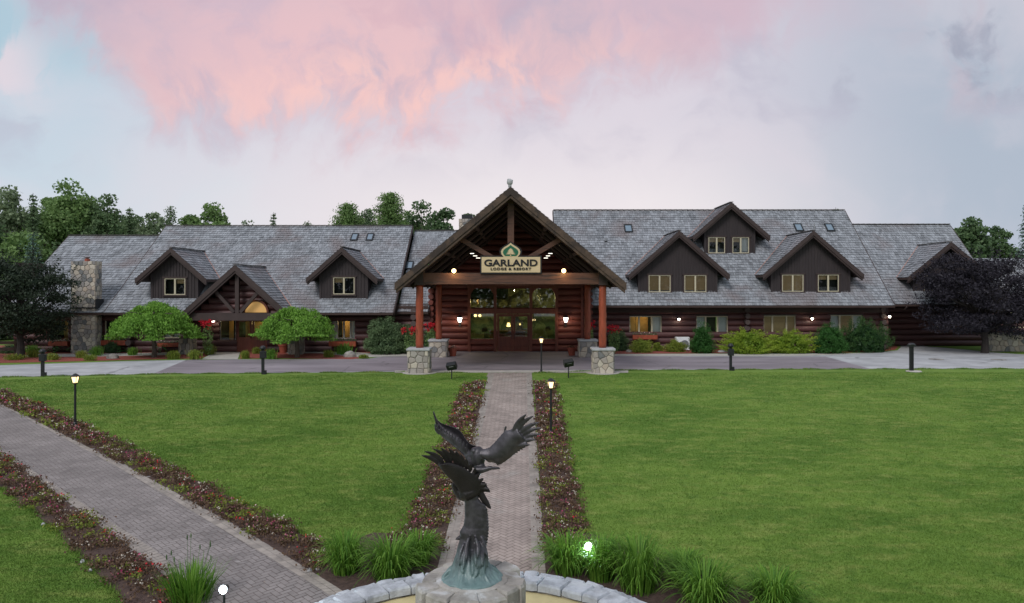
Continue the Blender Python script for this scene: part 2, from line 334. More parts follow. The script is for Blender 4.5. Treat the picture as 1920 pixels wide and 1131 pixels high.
sheet('driveway', [(-300, 715), (0, 708), (300, 702), (600, 699), (760, 697), (1170, 694), (1500, 693), (1920, 692), (2300, 692), (2300, 664), (1920, 665), (1860, 661), (1800, 655), (1735, 649.5), (1712, 645), (1672, 641), (1690, 650), (1683, 657), (1640, 662), (1500, 663), (1160, 664), (1130, 655), (800, 655), (720, 668), (690, 673), (520, 674), (448, 674), (350, 675), (250, 677), (100, 682), (0, 685), (-300, 690)], M['concrete'], .004)
sheet('driveway_paving', [(285, 702), (350, 675), (450, 674.5), (690, 673.5), (722, 668.5), (790, 664), (800, 657), (1118, 657), (1150, 668), (1300, 669), (1548, 669), (1630, 691.5), (1500, 692.5), (1170, 693), (760, 696)], M['asphalt'], .008)
sheet('walkway', [(378, 674), (412, 655), (452, 655), (446, 674)], M['kerbc'], .012)
sheet('garden_path', [(40, 668), (60, 664), (180, 664), (330, 661), (400, 659), (395, 662), (330, 666), (180, 669), (60, 670)], M['kerbc'], .016)
sheet('porch_path', [(520, 660), (600, 657), (700, 663), (790, 662), (800, 668), (720, 669), (680, 671), (600, 663), (540, 663)], M['kerbc'], .016)
for X_ in np.arange(-29, -14, 4.6): sheet('paving_joint', [(X_, 35.9), (X_ + .05, 35.9), (X_ + .35, 42.6), (X_ + .30, 42.6)], M['joint'], .0075, px=False) if 0 else None
sheet('kerb_strip', [(740, 695.5), (1178, 695.5), (1178, 699.5), (740, 699.5)], M['kerbc'], .02)
sheet('kerb_edge', [(1150, 664.5), (1500, 664), (1640, 663), (1500, 668), (1150, 668)], M['kerbc'], .014)
sheet('mulch_bed', [(-80, 684), (0, 681), (100, 679), (250, 675), (345, 673), (378, 672), (412, 655), (412, 648), (-80, 648)], M['mulch'], .010)
sheet('mulch_bed', [(450, 673), (520, 672), (660, 674), (690, 670), (742, 668), (800, 664), (800, 645), (452, 645), (452, 655)], M['mulch'], .010)
sheet('mulch_bed', [(1140, 664), (1500, 662), (1640, 661), (1678, 656), (1684, 651), (1670, 642), (1140, 645)], M['mulch'], .010)
# central path and the left path: real pavers laid in herringbone
pc1, pc2 = (.38, .32, .285), (.28, .235, .21)
M['paver'] = mat('mauve_brick_paver', pc1, pc2, .85, 1.2, .35, .2, 60, c3=(.36, .33, .30), c3s=.9, c3r=(.56, .75))
M['paverg'] = mat('grey_brick_paver', (.26, .238, .228), (.195, .178, .17), .85, 1.0, .35, .2, 60, c3=(.33, .31, .30), c3s=1.3, c3r=(.66, .78))
M['band'] = mat('edge_paver', (.33, .295, .26), (.24, .22, .20), .85, 3, .4, .2, 40)
M['joint'] = mat('sandy_joint', (.15, .12, .11), (.14, .11, .10), .95, 8, .4, .3)
def strip_path(name, L, Rr, m, bandw):           # L, Rr: world x,y edge polylines of equal length, near to far
    L = [Vector((p.x, p.y)) for p in L]; Rr = [Vector((p.x, p.y)) for p in Rr]
    poly = L + Rr[::-1]
    base = MB()
    for i in range(len(L) - 1):
        q = [L[i], Rr[i], Rr[i + 1], L[i + 1]]; base.add([(p.x, p.y, float(gz(float(p.y))) + .006) for p in q], np.array([[0, 1, 2, 3]]), .5)
    b = base.build(name + '_base', M['joint']); b['kind'] = 'structure'
    def inside(X, Y):
        c_ = np.zeros(len(X), bool)
        for i in range(len(poly)):
            a, d_ = poly[i], poly[i - 1]
            cond = ((a.y > Y) != (d_.y > Y)) & (X < (d_.x - a.x) * (Y - a.y) / (d_.y - a.y + 1e-12) + a.x); c_ ^= cond
        return c_
    x0, x1 = min(p.x for p in poly) - 1, max(p.x for p in poly) + 1; y0, y1 = min(p.y for p in poly) - 1, max(p.y for p in poly) + 1
    w = .11; ln = .22; g = .006; v = []; cs = math.sqrt(.5); 
    rng = int(max(x1 - x0, y1 - y0) / w * 1.5)
    ii, jj = np.meshgrid(np.arange(-rng, rng), np.arange(-rng, rng)); ii = ii.ravel(); jj = jj.ravel(); k = (ii - jj) % 4
    cx0, cy0 = (x0 + x1) / 2, (y0 + y1) / 2
    quads = []
    for kk, (dx, dy) in ((0, (2, 1)), (3, (1, 2))):    # herringbone: (i-j)%4==0 starts a horizontal brick, 2.. a vertical one
        sel = (k == kk) if kk == 0 else (k == 3)
        a = ii[sel] * w; b_ = jj[sel] * w
        if kk == 3: b_ = b_ 
        q = np.stack([np.stack([a + g, b_ + g], 1), np.stack([a + dx * w - g, b_ + g], 1), np.stack([a + dx * w - g, b_ + dy * w - g], 1), np.stack([a + g, b_ + dy * w - g], 1)], 1)
        quads.append(q)
    q = np.concatenate(quads); X = (q[..., 0] - q[..., 1]) * cs + cx0; Y = (q[..., 0] + q[..., 1]) * cs + cy0
    ok = inside(X.mean(1), Y.mean(1)) & (Y.mean(1) > y0); X = X[ok]; Y = Y[ok]; k_ = len(X)
    tz = RNG.uniform(.012, .016, k_)[:, None]
    top = np.stack([X, Y, gz(Y) + tz], 2).reshape(-1, 3)
    mb = MB(); mb.add(top, np.arange(4 * k_).reshape(k_, 4), RNG.uniform(0, 1, k_), 0)
    for E, O in ((L, Rr), (Rr, L)):                  # soldier course along each edge
        for i in range(len(E) - 1):
            seg = E[i + 1] - E[i]; nn = max(1, int(seg.length / .13)); inw = (O[i] - E[i]).normalized() * bandw; inw2 = (O[i + 1] - E[i + 1]).normalized() * bandw
            for j in range(nn):
                a = E[i] + seg * (j / nn) ; b_ = E[i] + seg * ((j + .95) / nn); iw = inw.lerp(inw2, j / nn)
                for (u0, u1) in ((0, .47), (.5, 1)):
                    c4 = [a + iw * u0, b_ + iw * u0, b_ + iw * u1, a + iw * u1]
                    mb.add([(p.x, p.y, float(gz(float(p.y))) + .022) for p in c4], np.array([[0, 1, 2, 3]]), random.random(), 1)
    o = mb.build(name, [m, M['band']]); o['kind'] = 'structure'; return o
rows = [1110, 1060, 1000, 940, 880, 830, 790, 760, 712, 700]
Lp = [gnd(917 - .264 * (r - 700), r) for r in rows]; Rp = [gnd(997 + .0694 * (r - 700), r) for r in rows]
strip_path('brick_path', Lp, Rp, M['paver'], .26)
le = [(0, 757), (120, 817), (230, 872), (330, 926), (430, 981), (530, 1040), (633, 1104), (700, 1150)]
ri = [(0, 848), (60, 892), (130, 944), (200, 996), (260, 1040), (305, 1075), (345, 1131), (400, 1190)]
Lw = [gnd(-330, 640 + 15)] if 0 else [gnd(-260, 712)] + [gnd(*p) for p in le]; Rw = [gnd(-260, 735)] + [gnd(*p) for p in ri]
strip_path('brick_walk', Lw[::-1], Rw[::-1], M['paverg'], .3)
# ------------------------------------------------------------------ lodge
BZ = Vector((0, 50, 0))
lodge = thing('lodge', BZ, 'long dark log lodge with grey shingle roofs, dormers and a tall central entrance gable', 'lodge')
def shingles(mb, O, u, v, nrm, W_, H_, course=.28, m=0):
    O = np.array(O, float); u = np.array(u, float); v = np.array(v, float); nr = np.array(nrm, float)
    rows_ = int(H_ / course) + 1; Q = []; Tt = []
    for i in range(rows_):
        v0 = i * course; v1 = min(v0 + course * 1.05, H_); a = -random.uniform(0, .2)
        if v0 >= H_: break
        ws = RNG.uniform(.11, .27, int(W_ / .15) + 12); e = a + np.concatenate(([0], np.cumsum(ws))); l = np.clip(e[:-1], 0, W_); r = np.clip(e[1:] - .012, 0, W_)
        ok = r - l > .01; l = l[ok]; r = r[ok]; k = len(l); dv = RNG.uniform(-.018, .018, k) * (i > 0); th = RNG.uniform(.03, .062, k)
        def P(uu, vv, hh): return O + uu[:, None] * u + (vv if np.ndim(vv) else np.full(k, vv))[:, None] * v + (hh if np.ndim(hh) else np.full(k, hh))[:, None] * nr
        a0 = P(l, v0 + dv, th); b0 = P(r, v0 + dv, th); c0 = P(r, v1, .008); d0 = P(l, v1, .008); e0 = P(l, v0 + dv, 0.); f0 = P(r, v0 + dv, 0.)
        Q.append(np.stack([a0, b0, c0, d0], 1)); Q.append(np.stack([e0, f0, b0, a0], 1)); t = RNG.uniform(0, 1, k); Tt += [t, t]
    Q = np.concatenate(Q); mb.add(Q.reshape(-1, 3), np.arange(4 * len(Q)).reshape(-1, 4), np.concatenate(Tt), m)
def logs(mb, x0, x1, z0, z1, Y, openings=(), pitch=.4, xlim=None, t=0):     # half-round logs, cut where windows and doors are
    k = max(1, round((z1 - z0) / pitch)); p = (z1 - z0) / k
    for i in range(k):
        zc = z0 + (i + .5) * p; a, b = x0, x1
        if xlim: a, b = xlim(zc + p * .3)
        if b - a < .1: continue
        spans = [(a, b)]
        for (u0, u1, w0, w1) in openings:
            if w0 < zc < w1: spans = [q for s_ in spans for q in ((s_[0], min(s_[1], u0)), (max(s_[0], u1), s_[1])) if q[1] - q[0] > .02]
        for (a, b) in spans:
            nseg = 7; vs = []; r = p * .5
            ns = max(1, int((b - a) / 1.5)); tt = random.random()
            for e in range(ns + 1):
                xx = a + (b - a) * e / ns; wob = random.uniform(-.012, .012)
                for j in range(nseg + 1):
                    an = -math.pi / 2 + math.pi * j / nseg; vs.append((xx, Y - math.cos(an) * r * .75 + wob, zc + math.sin(an) * r))
            f = [[e * (nseg + 1) + j, (e + 1) * (nseg + 1) + j, (e + 1) * (nseg + 1) + j + 1, e * (nseg + 1) + j + 1] for e in range(ns) for j in range(nseg)]
            f += [list(range(nseg + 1)), list(range(ns * (nseg + 1), (ns + 1) * (nseg + 1)))[::-1]]
            mb.add(vs, f, tt, t)
def backing(mb, x0, x1, z0, z1, Y, openings, t=.12, m=0):                  # solid wall behind the logs, with the openings left open
    xs_ = sorted({x0, x1, *[min(max(v, x0), x1) for o in openings for v in o[:2]]})
    for a, b in zip(xs_, xs_[1:]):
        cuts = sorted([o[2:] for o in openings if o[0] < (a + b) / 2 < o[1]]); zz = z0
        for (w0, w1) in cuts: 
            if w0 > zz: mb.box(a, b, Y, Y + t, zz, w0, .5, m)
            zz = w1
        if z1 > zz: mb.box(a, b, Y, Y + t, zz, z1, .5, m)
def log_end_stack(mb, X, Y, z0, z1, r=.2, n_=9):                            # crossed log ends at a corner
    k = round((z1 - z0) / .4)
    for i in range(k):
        zc = z0 + (i + .5) * (z1 - z0) / k; ln = random.uniform(.35, .6)
        mb.tube([(X, Y + .2, zc), (X, Y - ln, zc)], r * random.uniform(.85, 1.0), 9)
def window(parent, x0, x1, z0, z1, Y, panes=2, fm='cream', back='dark', splits=None, lit=None, label=None, sill=True, trim=True, box=.9):
    f = MB(); w = .055
    f.box(x0, x1, Y - .05, Y + .05, z0, z0 + w, .5); f.box(x0, x1, Y - .05, Y + .05, z1 - w, z1, .5)
    f.box(x0, x0 + w, Y - .05, Y + .05, z0 + w, z1 - w, .5); f.box(x1 - w, x1, Y - .05, Y + .05, z0 + w, z1 - w, .5)
    sp_ = splits or [i / panes for i in range(1, panes)]
    for s_ in sp_: xm = x0 + (x1 - x0) * s_; f.box(xm - .055, xm + .055, Y - .045, Y + .045, z0 + w, z1 - w, .5)
    fr = f.build('window_frame', M[fm], parent)
    if label: fr['label'] = label
    holder = parent if parent.parent is not None else fr
    def sub(mbx, name, mm, **k):
        o = mbx.build(name, mm, None, **k); o.parent = holder
        o.matrix_parent_inverse = Matrix.Translation(-world_of(holder)); return o
    sub(MB().add([(x0 + w, Y, z0 + w), (x1 - w, Y, z0 + w), (x1 - w, Y, z1 - w), (x0 + w, Y, z1 - w)], np.array([[0, 1, 2, 3]])), 'pane', M['glass'])
    if trim:
        t = MB(); t.box(x0 - .14, x1 + .14, Y - .09, Y - .052, z1 + .01, z1 + .10, .4); t.box(x0 - .12, x1 + .12, Y - .10, Y - .052, z0 - .10, z0 - .01, .4)
        t.box(x0 - .09, x0 - .003, Y - .07, Y + .0, z0, z1, .4); t.box(x1 + .003, x1 + .09, Y - .07, Y + .0, z0, z1, .4)
        sub(t, 'window_trim', M['fascia'])
    edges = [x0] + [x0 + (x1 - x0) * s_ for s_ in sp_] + [x1]
    kinds = back if isinstance(back, (list, tuple)) else [back] * (len(edges) - 1)
    b = MB(); names = ['dark', 'blind', 'curtain', 'room']
    for i, kd in enumerate(kinds):
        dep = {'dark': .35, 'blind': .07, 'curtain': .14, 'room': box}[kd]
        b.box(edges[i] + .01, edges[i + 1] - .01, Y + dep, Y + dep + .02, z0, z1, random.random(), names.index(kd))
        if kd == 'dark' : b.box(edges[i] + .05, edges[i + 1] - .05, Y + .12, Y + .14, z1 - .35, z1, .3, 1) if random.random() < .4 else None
    if 'room' in kinds: b.box(x0 + .01, x1 - .01, Y + box + .021, Y + box + .04, z0, z1, .5, 0)
    if lit or 'room' in kinds or True:
        dd = box + .05
        b.box(x0 - .05, x0, Y + .06, Y + dd, z0 - .05, z1 + .05, .5, 0); b.box(x1, x1 + .05, Y + .06, Y + dd, z0 - .05, z1 + .05, .5, 0)
        b.box(x0, x1, Y + .06, Y + dd, z0 - .05, z0, .5, 0); b.box(x0, x1, Y + .06, Y + dd, z1, z1 + .05, .5, 0)
    if lit: plight('room_light', ((x0 + x1) / 2, Y + box * .55, z1 - .25), lit, (1, .68, .30), lodge, .12)
    sub(b, 'room_interior', [M[k] for k in names])
    return fr
def world_of(o):
    v = Vector((0, 0, 0)); 
    return BZ if o is not None else v
for nm in (): pass
# the children of meshes keep world coordinates: meshes carry world vertices, the root Empty sits at BZ, part origins coincide with BZ
def _fix(parent): return Matrix.Translation(-BZ)
def subpart(mbx, name, mm, parent, **k):
    o = mbx.build(name, mm, None, **k); o.parent = parent
    o.matrix_parent_inverse = Matrix.Translation(-BZ) if parent is lodge else Matrix.Identity(4); return o
def world_of(o): return BZ if o is lodge else Vector((0, 0, 0))
_old_parent_loc = parent_loc
def parent_loc(p): return Vector(p.location) if p.type == 'EMPTY' else Vector((0, 0, 0))
def main_roof(name, x0, x1, Ye, ze, Yr, zr, ends=(True, True)):
    L_ = math.hypot(Yr - Ye, zr - ze); v = np.array([0, (Yr - Ye) / L_, (zr - ze) / L_]); nr = np.array([0, -v[2], v[1]])
    mb = MB(); shingles(mb, (x0, Ye, ze), (1, 0, 0), v, nr, x1 - x0, L_)
    r = mb.build(name, [M['shingle']], lodge)
    sl_ = MB(); t = .16; d_ = -nr * t
    pr = lambda xx, s_, k: tuple(np.array([xx, Ye, ze]) + v * s_ + nr * k)
    vs = [pr(xx, s_, k) for xx in (x0 + .003, x1 - .003) for s_ in (.0, L_) for k in (-.001, -t)]
    sl_.add(vs, [[0, 1, 3, 2], [4, 6, 7, 5], [0, 4, 5, 1], [2, 3, 7, 6], [0, 2, 6, 4], [1, 5, 7, 3]], .5)
    Yb2 = 2 * Yr - Ye                                    # rear slope
    vs = [(x0, Yr, zr - .02), (x1, Yr, zr - .02), (x1, Yb2, ze), (x0, Yb2, ze), (x0, Yr, zr - .2), (x1, Yr, zr - .2), (x1, Yb2, ze - .2), (x0, Yb2, ze - .2)]
    sl_.add(vs, [[0, 1, 2, 3], [7, 6, 5, 4], [0, 3, 7, 4], [1, 5, 6, 2]], .5)
    sl_.box(x0 - .02, x1 + .02, Ye - .05, Ye - .01, ze - .13, ze - .01, .5)
    subpart(sl_, 'roof_deck', M['soffit'], r)
    c_ = MB()
    xx = x0
    while xx < x1: 
        c_.bar((xx, Yr, zr + .045), (min(xx + .42, x1), Yr, zr + .06), .26, .05); xx += .42
    subpart(c_, 'ridge_cap', M['ridge'], r)
    rk = MB()
    for i, X in enumerate((x0, x1)):
        if ends[i]:
            sg = -1 if i == 0 else 1; o_ = np.array([X + sg * .03, 0, 0])
            rk = MB(); rk.bar(tuple(np.array([X + sg * .04, Ye, ze]) - nr * .12), tuple(np.array([X + sg * .04, Yr, zr]) - nr * .12), .06, .26, .4, up=tuple(nr)); subpart(rk, 'rake_board', M['fascia'], r)
    return r
YeR, zeR, YrR, zrR = 50.6, 3.1, 58.5, 10.37; kR = (zrR - zeR) / (YrR - YeR)
YeF, zeF, YrF, zrF = 51.5, 3.16, 58.1, 9.22; kF = (zrF - zeF) / (YrF - YeF)
YeL, zeL, YrL, zrL = 48.5, 2.67, 57.0, 9.02; kL = (zrL - zeL) / (YrL - YeL)
main_roof('roof', 2.4, 25.2, YeR, zeR, YrR, zrR); main_roof('roof', 25.3, 33.2, YeF, zeF, YrF, zrF, (False, True))
main_roof('roof', -27.2, -8.43, YeL, zeL, YrL, zrL); main_roof('roof', -34.1, -27.3, YeL + .3, zeL, 56.15, 8.21, (True, False))
main_roof('roof', -8.3, -6.28, 49.5, 2.71, 57.5, 8.68, (False, False)); main_roof('roof', -6.27, -1.0, 50.75, 2.71 + 1.25 * .74625, 57.5, 8.68, (False, False))
# ---- ground floor walls
WYL, WYR = 50.0, 52.0
win = lambda p0, p1, q0, q1, Y: (XX(p0, Y), XX(p1, Y), ZZ(q1, Y), ZZ(q0, Y))
oL = [win(92, 130, 598, 640, WYL), win(198, 243, 600, 634, WYL), win(306, 338, 605, 634, WYL), win(624, 666, 598, 635, WYL),
      win(413, 443, 600, 641, WYL), (XX(445, WYL), XX(502, WYL), 0, ZZ(600, WYL))]
mb = MB(); logs(mb, -34, -6.2, 0.02, 2.9, WYL + 0, oL); wl = mb.build('log_wall', M['log_dark'], lodge)
mb = MB(); backing(mb, -34, -6.2, 0, 3.2, WYL, oL, m=0); subpart(mb, 'wall_core', M['soffit'], wl)
oR = [win(1180, 1240, 593, 626, WYR), win(1305, 1364, 593, 626, WYR), win(1431, 1491, 592, 626, WYR), win(1556, 1616, 591, 626, WYR)]
mb = MB(); logs(mb, 4.0, 25.4, 0.02, 3.3, WYR, oR); wr = mb.build('log_wall', M['log_dark'], lodge)
mb = MB(); backing(mb, 4.0, 25.4, 0, 3.6, WYR, oR); subpart(mb, 'wall_core', M['soffit'], wr)
mb = MB(); logs(mb, 25.4, 34, 0.02, 5.0, 55.3, []); w3 = mb.build('log_wall', M['log_dark'], lodge)
mb = MB(); backing(mb, 25.4, 34, 0, 5.0, 55.3, []); mb.box(25.3, 25.4, 52, 56, 0, 3.6, .5); mb.box(33.9, 34, 55.3, 62, 0, 6, .5); mb.box(-34, -33.9, 50, 62, 0, 6, .5); subpart(mb, 'wall_core', M['soffit'], w3)
mb = MB()
for X, Y in ((XX(1398, WYR), WYR), (XX(1652, WYR), WYR), (XX(248, WYL), WYL), (-7.25, WYL)): mb = MB(); log_end_stack(mb, X, Y, 0.02, 3.0); mb.build('log_corner', M['logend'], lodge)
mb = MB()                                             # gable triangles of the end walls
for X, Ye, ze, Yr, zr in ((-33.6, YeL + .3, zeL, 56.15, 8.1), (33.0, YeF, zeF, YrF, zrF - .15), (25.0, YeR, zeR, YrR, zrR - .2), (2.6, YeR, zeR, YrR, zrR - .2), (-8.7, YeL, zeL, YrL, zrL - .2), (-27.0, YeL, zeL, YrL, zrL - .2)):
    mb = MB(); mb.add([(X + s_, yy, zz) for s_ in (-.05, .05) for yy, zz in ((Ye + .6, ze + .2), (2 * Yr - Ye - .6, ze + .2), (Yr, zr))], [[0, 1, 2], [5, 4, 3], [0, 2, 5, 3], [1, 4, 5, 2]], .5); mb.build('gable_end', M['board'], lodge)
window(lodge, *oL[0], WYL, 1, 'greyframe', 'room', lit=2, label='window beside the chimney with a lamp glowing inside', box=1.6)
window(lodge, *oL[1], WYL, 2, 'cream', ['dark', 'curtain']); window(lodge, *oL[2], WYL, 2, 'cream', 'curtain')
window(lodge, *oL[3], WYL, 4, 'greyframe', ['curtain', 'room', 'room', 'curtain'], splits=[.2, .5, .8], lit=14, label='warmly lit four-part window', box=1.4)
window(lodge, *oL[4], WYL, 1, 'greyframe', 'room', lit=5, box=1.5)
window(lodge, *oR[0], WYR, 3, 'cream', ['room', 'room', 'curtain'], splits=[.3, .7], lit=12, label='three-part window lit from within', box=1.6)
window(lodge, *oR[1], WYR, 3, 'cream', ['curtain', 'dark', 'curtain'], splits=[.3, .68])
window(lodge, *oR[2], WYR, 3, 'cream', ['blind', 'blind', 'blind'], splits=[.28, .72]); window(lodge, *oR[3], WYR, 3, 'cream', ['curtain', 'blind', 'curtain'], splits=[.3, .7])
for (a, b, Y_, z0_, z1_) in ((-34, -6.3, WYL, ZZ(591, WYL), 3.1), (4.7, 25.3, WYR, ZZ(586, WYR), 3.5)):   # dark boards added to deepen the shade under the eaves
    mb = MB(); mb.box(a, b, Y_ - .30, Y_ - .22, z0_, z1_, .5); mb.build('eave_shade_board', M['soffit'], lodge)
# ---- dormers
def gable_roof(mb_sh, mb_f, Xc, Yf, Yb_, za, half, k, thick=.16, fas=.34, inner=.22, course=.25, step=.16, fm=0):
    for sg in (-1, 1):
        L_ = half * math.hypot(1, k); v = np.array([-sg / math.hypot(1, k), 0, k / math.hypot(1, k)]); nr = np.array([sg * k / math.hypot(1, k), 0, 1 / math.hypot(1, k)])
        O = np.array([Xc + sg * half, Yf, za - k * half])
        shingles(mb_sh, O, (0, 1, 0), v, nr, Yb_ - Yf, L_, course)
        c0 = np.array([Xc, 0, za]); e0 = np.array([Xc + sg * half, 0, za - k * half])
        def quad(Y0, Y1, t0, t1, m, shrink=0):       # slab following the slope between depths t0,t1 below the surface (vertical)
            a = (Xc, za - t0); b = (Xc + sg * (half - shrink), za - k * (half - shrink) - t0); c_ = (Xc + sg * (half - shrink), za - k * (half - shrink) - t1); d_ = (Xc, za - t1)
            mb_f.prism([a, b, c_, d_] if sg > 0 else [a, d_, c_, b], Y0, Y1, .5, m)
        quad(Yf + .06, Yb_, .012, thick, 1)
        quad(Yf - .0, Yf + .055, -.02, fas, fm)
        quad(Yf + .058, Yf + .12 + step, fas * .45 if 0 else thick + .003, fas + inner, fm, .06)
def dormer(Xc, Yf, za, half, k, Yw, wx0, wx1, zb, plane, wins, wkind, label):
    Ye, ze, kk = plane; wm = MB(); Yb_ = Ye + (za - ze) / kk + .15
    und = lambda xx: za - k * abs(xx - Xc) - .17
    bw = .2; nb_ = max(1, round((wx1 - wx0) / bw)); bw = (wx1 - wx0) / nb_
    for i in range(nb_):
        a = wx0 + i * bw; b = a + bw; mid = (a + b) / 2; zz = zb - .3; segs = []
        for (u0, u1, w0, w1) in sorted(wins):
            if u0 - .02 < mid < u1 + .02: segs.append((zz, w0)); zz = w1
        segs.append((zz, None))
        for (s0, s1) in segs:
            if s1 is None: wm.prism([(a, s0), (b, s0), (b, und(b)), (a, und(a))], Yw, Yw + .06, random.random())
            else: wm.box(a, b, Yw, Yw + .06, s0, s1)
            if s1 is None: wm.prism([(a - .022, s0), (a + .022, s0), (a + .022, und(a)), (a - .022, und(a))], Yw - .03, Yw - .001, .2)
            else: wm.box(a - .022, a + .022, Yw - .03, Yw - .001, s0, s1, .2)
    for X in (wx0, wx1):
        sg = -1 if X == wx0 else 1; zt = und(X); Yt = Ye + (zt - ze) / kk
        wm.add([(X + q, yy, zz) for q in (0, sg * .05) for yy, zz in ((Yw, zb - .3), (Yw, zt), (Yt + .3, zt))], [[0, 1, 2], [5, 4, 3], [0, 3, 4, 1]], .5)
        wm.box(X - .07, X + .07, Yw - .05, Yw - .032, zb - .02, zt - .1, .3)
    d_ = wm.build('dormer', M['board'], lodge); d_['label'] = label
    sh = MB(); fm = MB(); gable_roof(sh, fm, Xc, Yf, Yb_, za, half, k, fas=.30, inner=.14)
    subpart(sh, 'roof', M['shingle'], d_); 
    fm.box(Xc - .09, Xc + .09, Yf + .08, Yw, und(Xc) - .16, und(Xc) + .0, .5)
    subpart(fm, 'fascia', [M['fascia'], M['soffit']], d_)
    fl = MB(); ex = half; zE = za - k * half
    for sg in (-1, 1):
        fl.tube([(Xc + sg * .03, Yb_ - .2, za + .0), (Xc + sg * ex, Ye + (zE - ze) / kk - .02, zE + .03)], .035, 6)
    subpart(fl, 'flashing', M['copper'], d_)
    rc = MB(); yy = Yf
    while yy < Yb_ - .2: rc.bar((Xc, yy, za + .05), (Xc, min(yy + .42, Yb_), za + .06), .24, .05); yy += .42
    subpart(rc, 'ridge_cap', M['ridge'], d_)
    for w_, kd in zip(wins, wkind): window(d_, *w_, Yw + .0, 2, 'cream', kd, box=.6)
def dpix(Yw, Yf, ap, plane, half, k, wx, wb, wins, kinds, label):
    za = ZZ(ap[1], Yf); Xc = XX(sum(wx) / 2, Yw)
    dormer(Xc, Yf, za, half, k, Yw, XX(wx[0], Yw), XX(wx[1], Yw), ZZ(wb, Yw), plane, [win(*w_, Yw) for w_ in wins], kinds, label)
PR = (YeR, zeR, kR); PF = (YeF, zeF, kF); PL = (YeL, zeL, kL)
dpix(51.6, 51.0, (1272, 433), PR, 3.45, .87, (1198, 1343), 548, [(1216, 1257, 516, 548), (1283, 1324, 516, 548)], ['blind', 'blind'], 'wide dormer with tan blinds in both windows')
dpix(54.66, 54.1, (1370, 380), PR, 2.8, .87, (1322, 1414), 475, [(1328, 1359, 445, 475), (1373, 1404, 445, 475)], [['dark', 'dark'], ['dark', 'curtain']], 'upper dormer reaching the roof ridge')
dpix(51.6, 51.0, (1526, 433), PR, 3.45, .87, (1447, 1592), 548, [(1466, 1506, 515, 547), (1533, 1572, 515, 547)], [['blind', 'blind'], ['dark', 'dark']], 'wide dormer with one blind down and one dark window')
dpix(52.5, 51.9, (1773, 454), PF, 3.0, .82, (1713, 1836), 546, [(1732, 1756, 516, 546)], [['dark', 'dark']], 'dormer half hidden by the dark purple tree')
dpix(49.7, 49.1, (319, 465), PL, 2.35, .88, (285, 370), 561, [(309, 348, 522, 553)], [['dark', 'dark']], 'narrow dormer above the left umbrella tree')
dpix(49.7, 49.1, (641, 464), PL, 2.35, .88, (601, 688), 560, [(625, 665, 520, 552)], [['dark', 'dark']], 'narrow dormer near the main entrance')
# ---- skylights, vent
def skylight(px, py, w, h, plane, label=None):
    Ye, ze, kk = plane; Y = (CH - ze + kk * Ye) / (kk + (py - CY) / F); X = XX(px, Y); zc = ze + kk * (Y - Ye); s_ = math.hypot(1, kk)
    v = Vector((0, 1 / s_, kk / s_)); nr = Vector((0, -kk / s_, 1 / s_)); c_ = Vector((X, Y, zc)); hw = w * Y / F / 2; hh = h * Y / F / 2 * s_ / kk * .75
    m = MB(); q = lambda a, b, t: tuple(c_ + Vector((a, 0, 0)) + v * b + nr * t)
    for (a0, a1, b0, b1) in ((-hw, hw, -hh, -hh + .08), (-hw, hw, hh - .08, hh), (-hw, -hw + .08, -hh + .08, hh - .08), (hw - .08, hw, -hh + .08, hh - .08)):
        m.add([q(a, b, t) for t in (0, .13) for a, b in ((a0, b0), (a1, b0), (a1, b1), (a0, b1))], np.array([[3, 2, 1, 0], [4, 5, 6, 7], [0, 1, 5, 4], [1, 2, 6, 5], [2, 3, 7, 6], [3, 0, 4, 7]]), .5)
    f = m.build('skylight', M['black'], lodge)
    g = MB(); g.add([q(a, b, .10) for a, b in ((-hw + .08, -hh + .08), (hw - .08, -hh + .08), (hw - .08, hh - .08), (-hw + .08, hh - .08))], np.array([[0, 1, 2, 3]]), .5)
    subpart(g, 'pane', M['skyglass'], f)
M['skyglass'] = mat('skylight_glass', (.22, .30, .36), (.22, .30, .36), .12, 2, .1, 0, spec=1.0, metal=.6)
M['skyglass'].node_tree.nodes['Principled BSDF'].inputs['Coat Weight'].default_value = 1
for a in ((665, 446, 13, 19), (694, 446, 13, 19)): skylight(*a, PL)
skylight(768, 499, 14, 20, (49.5, 2.71, (8.68 - 2.71) / 8))
for a in ((1178, 430, 15, 20), (1497, 428, 15, 20), (1555, 428, 15, 20)): skylight(*a, PR)
def roofpt(px, py, plane):
    Ye, ze, kk = plane; Y = (CH - ze + kk * Ye) / (kk + (py - CY) / F); return Vector((XX(px, Y), Y, ze + kk * (Y - Ye)))
p = roofpt(1136, 453, PR); mb = MB(); mb.tube([p, p + Vector((0, 0, .3))], .06, 8); mb.tube([p + Vector((0, 0, -.06)), p + Vector((0, -.02, .04))], .12, 8, mat=1); mb.build('vent_pipe', [M['metal'], M['black']], lodge)
p = roofpt(1527, 432, PR); mb = MB(); mb.tube([p, p + Vector((0, 0, .55))], .05, 8); mb.build('vent_pipe', M['metal'], lodge)
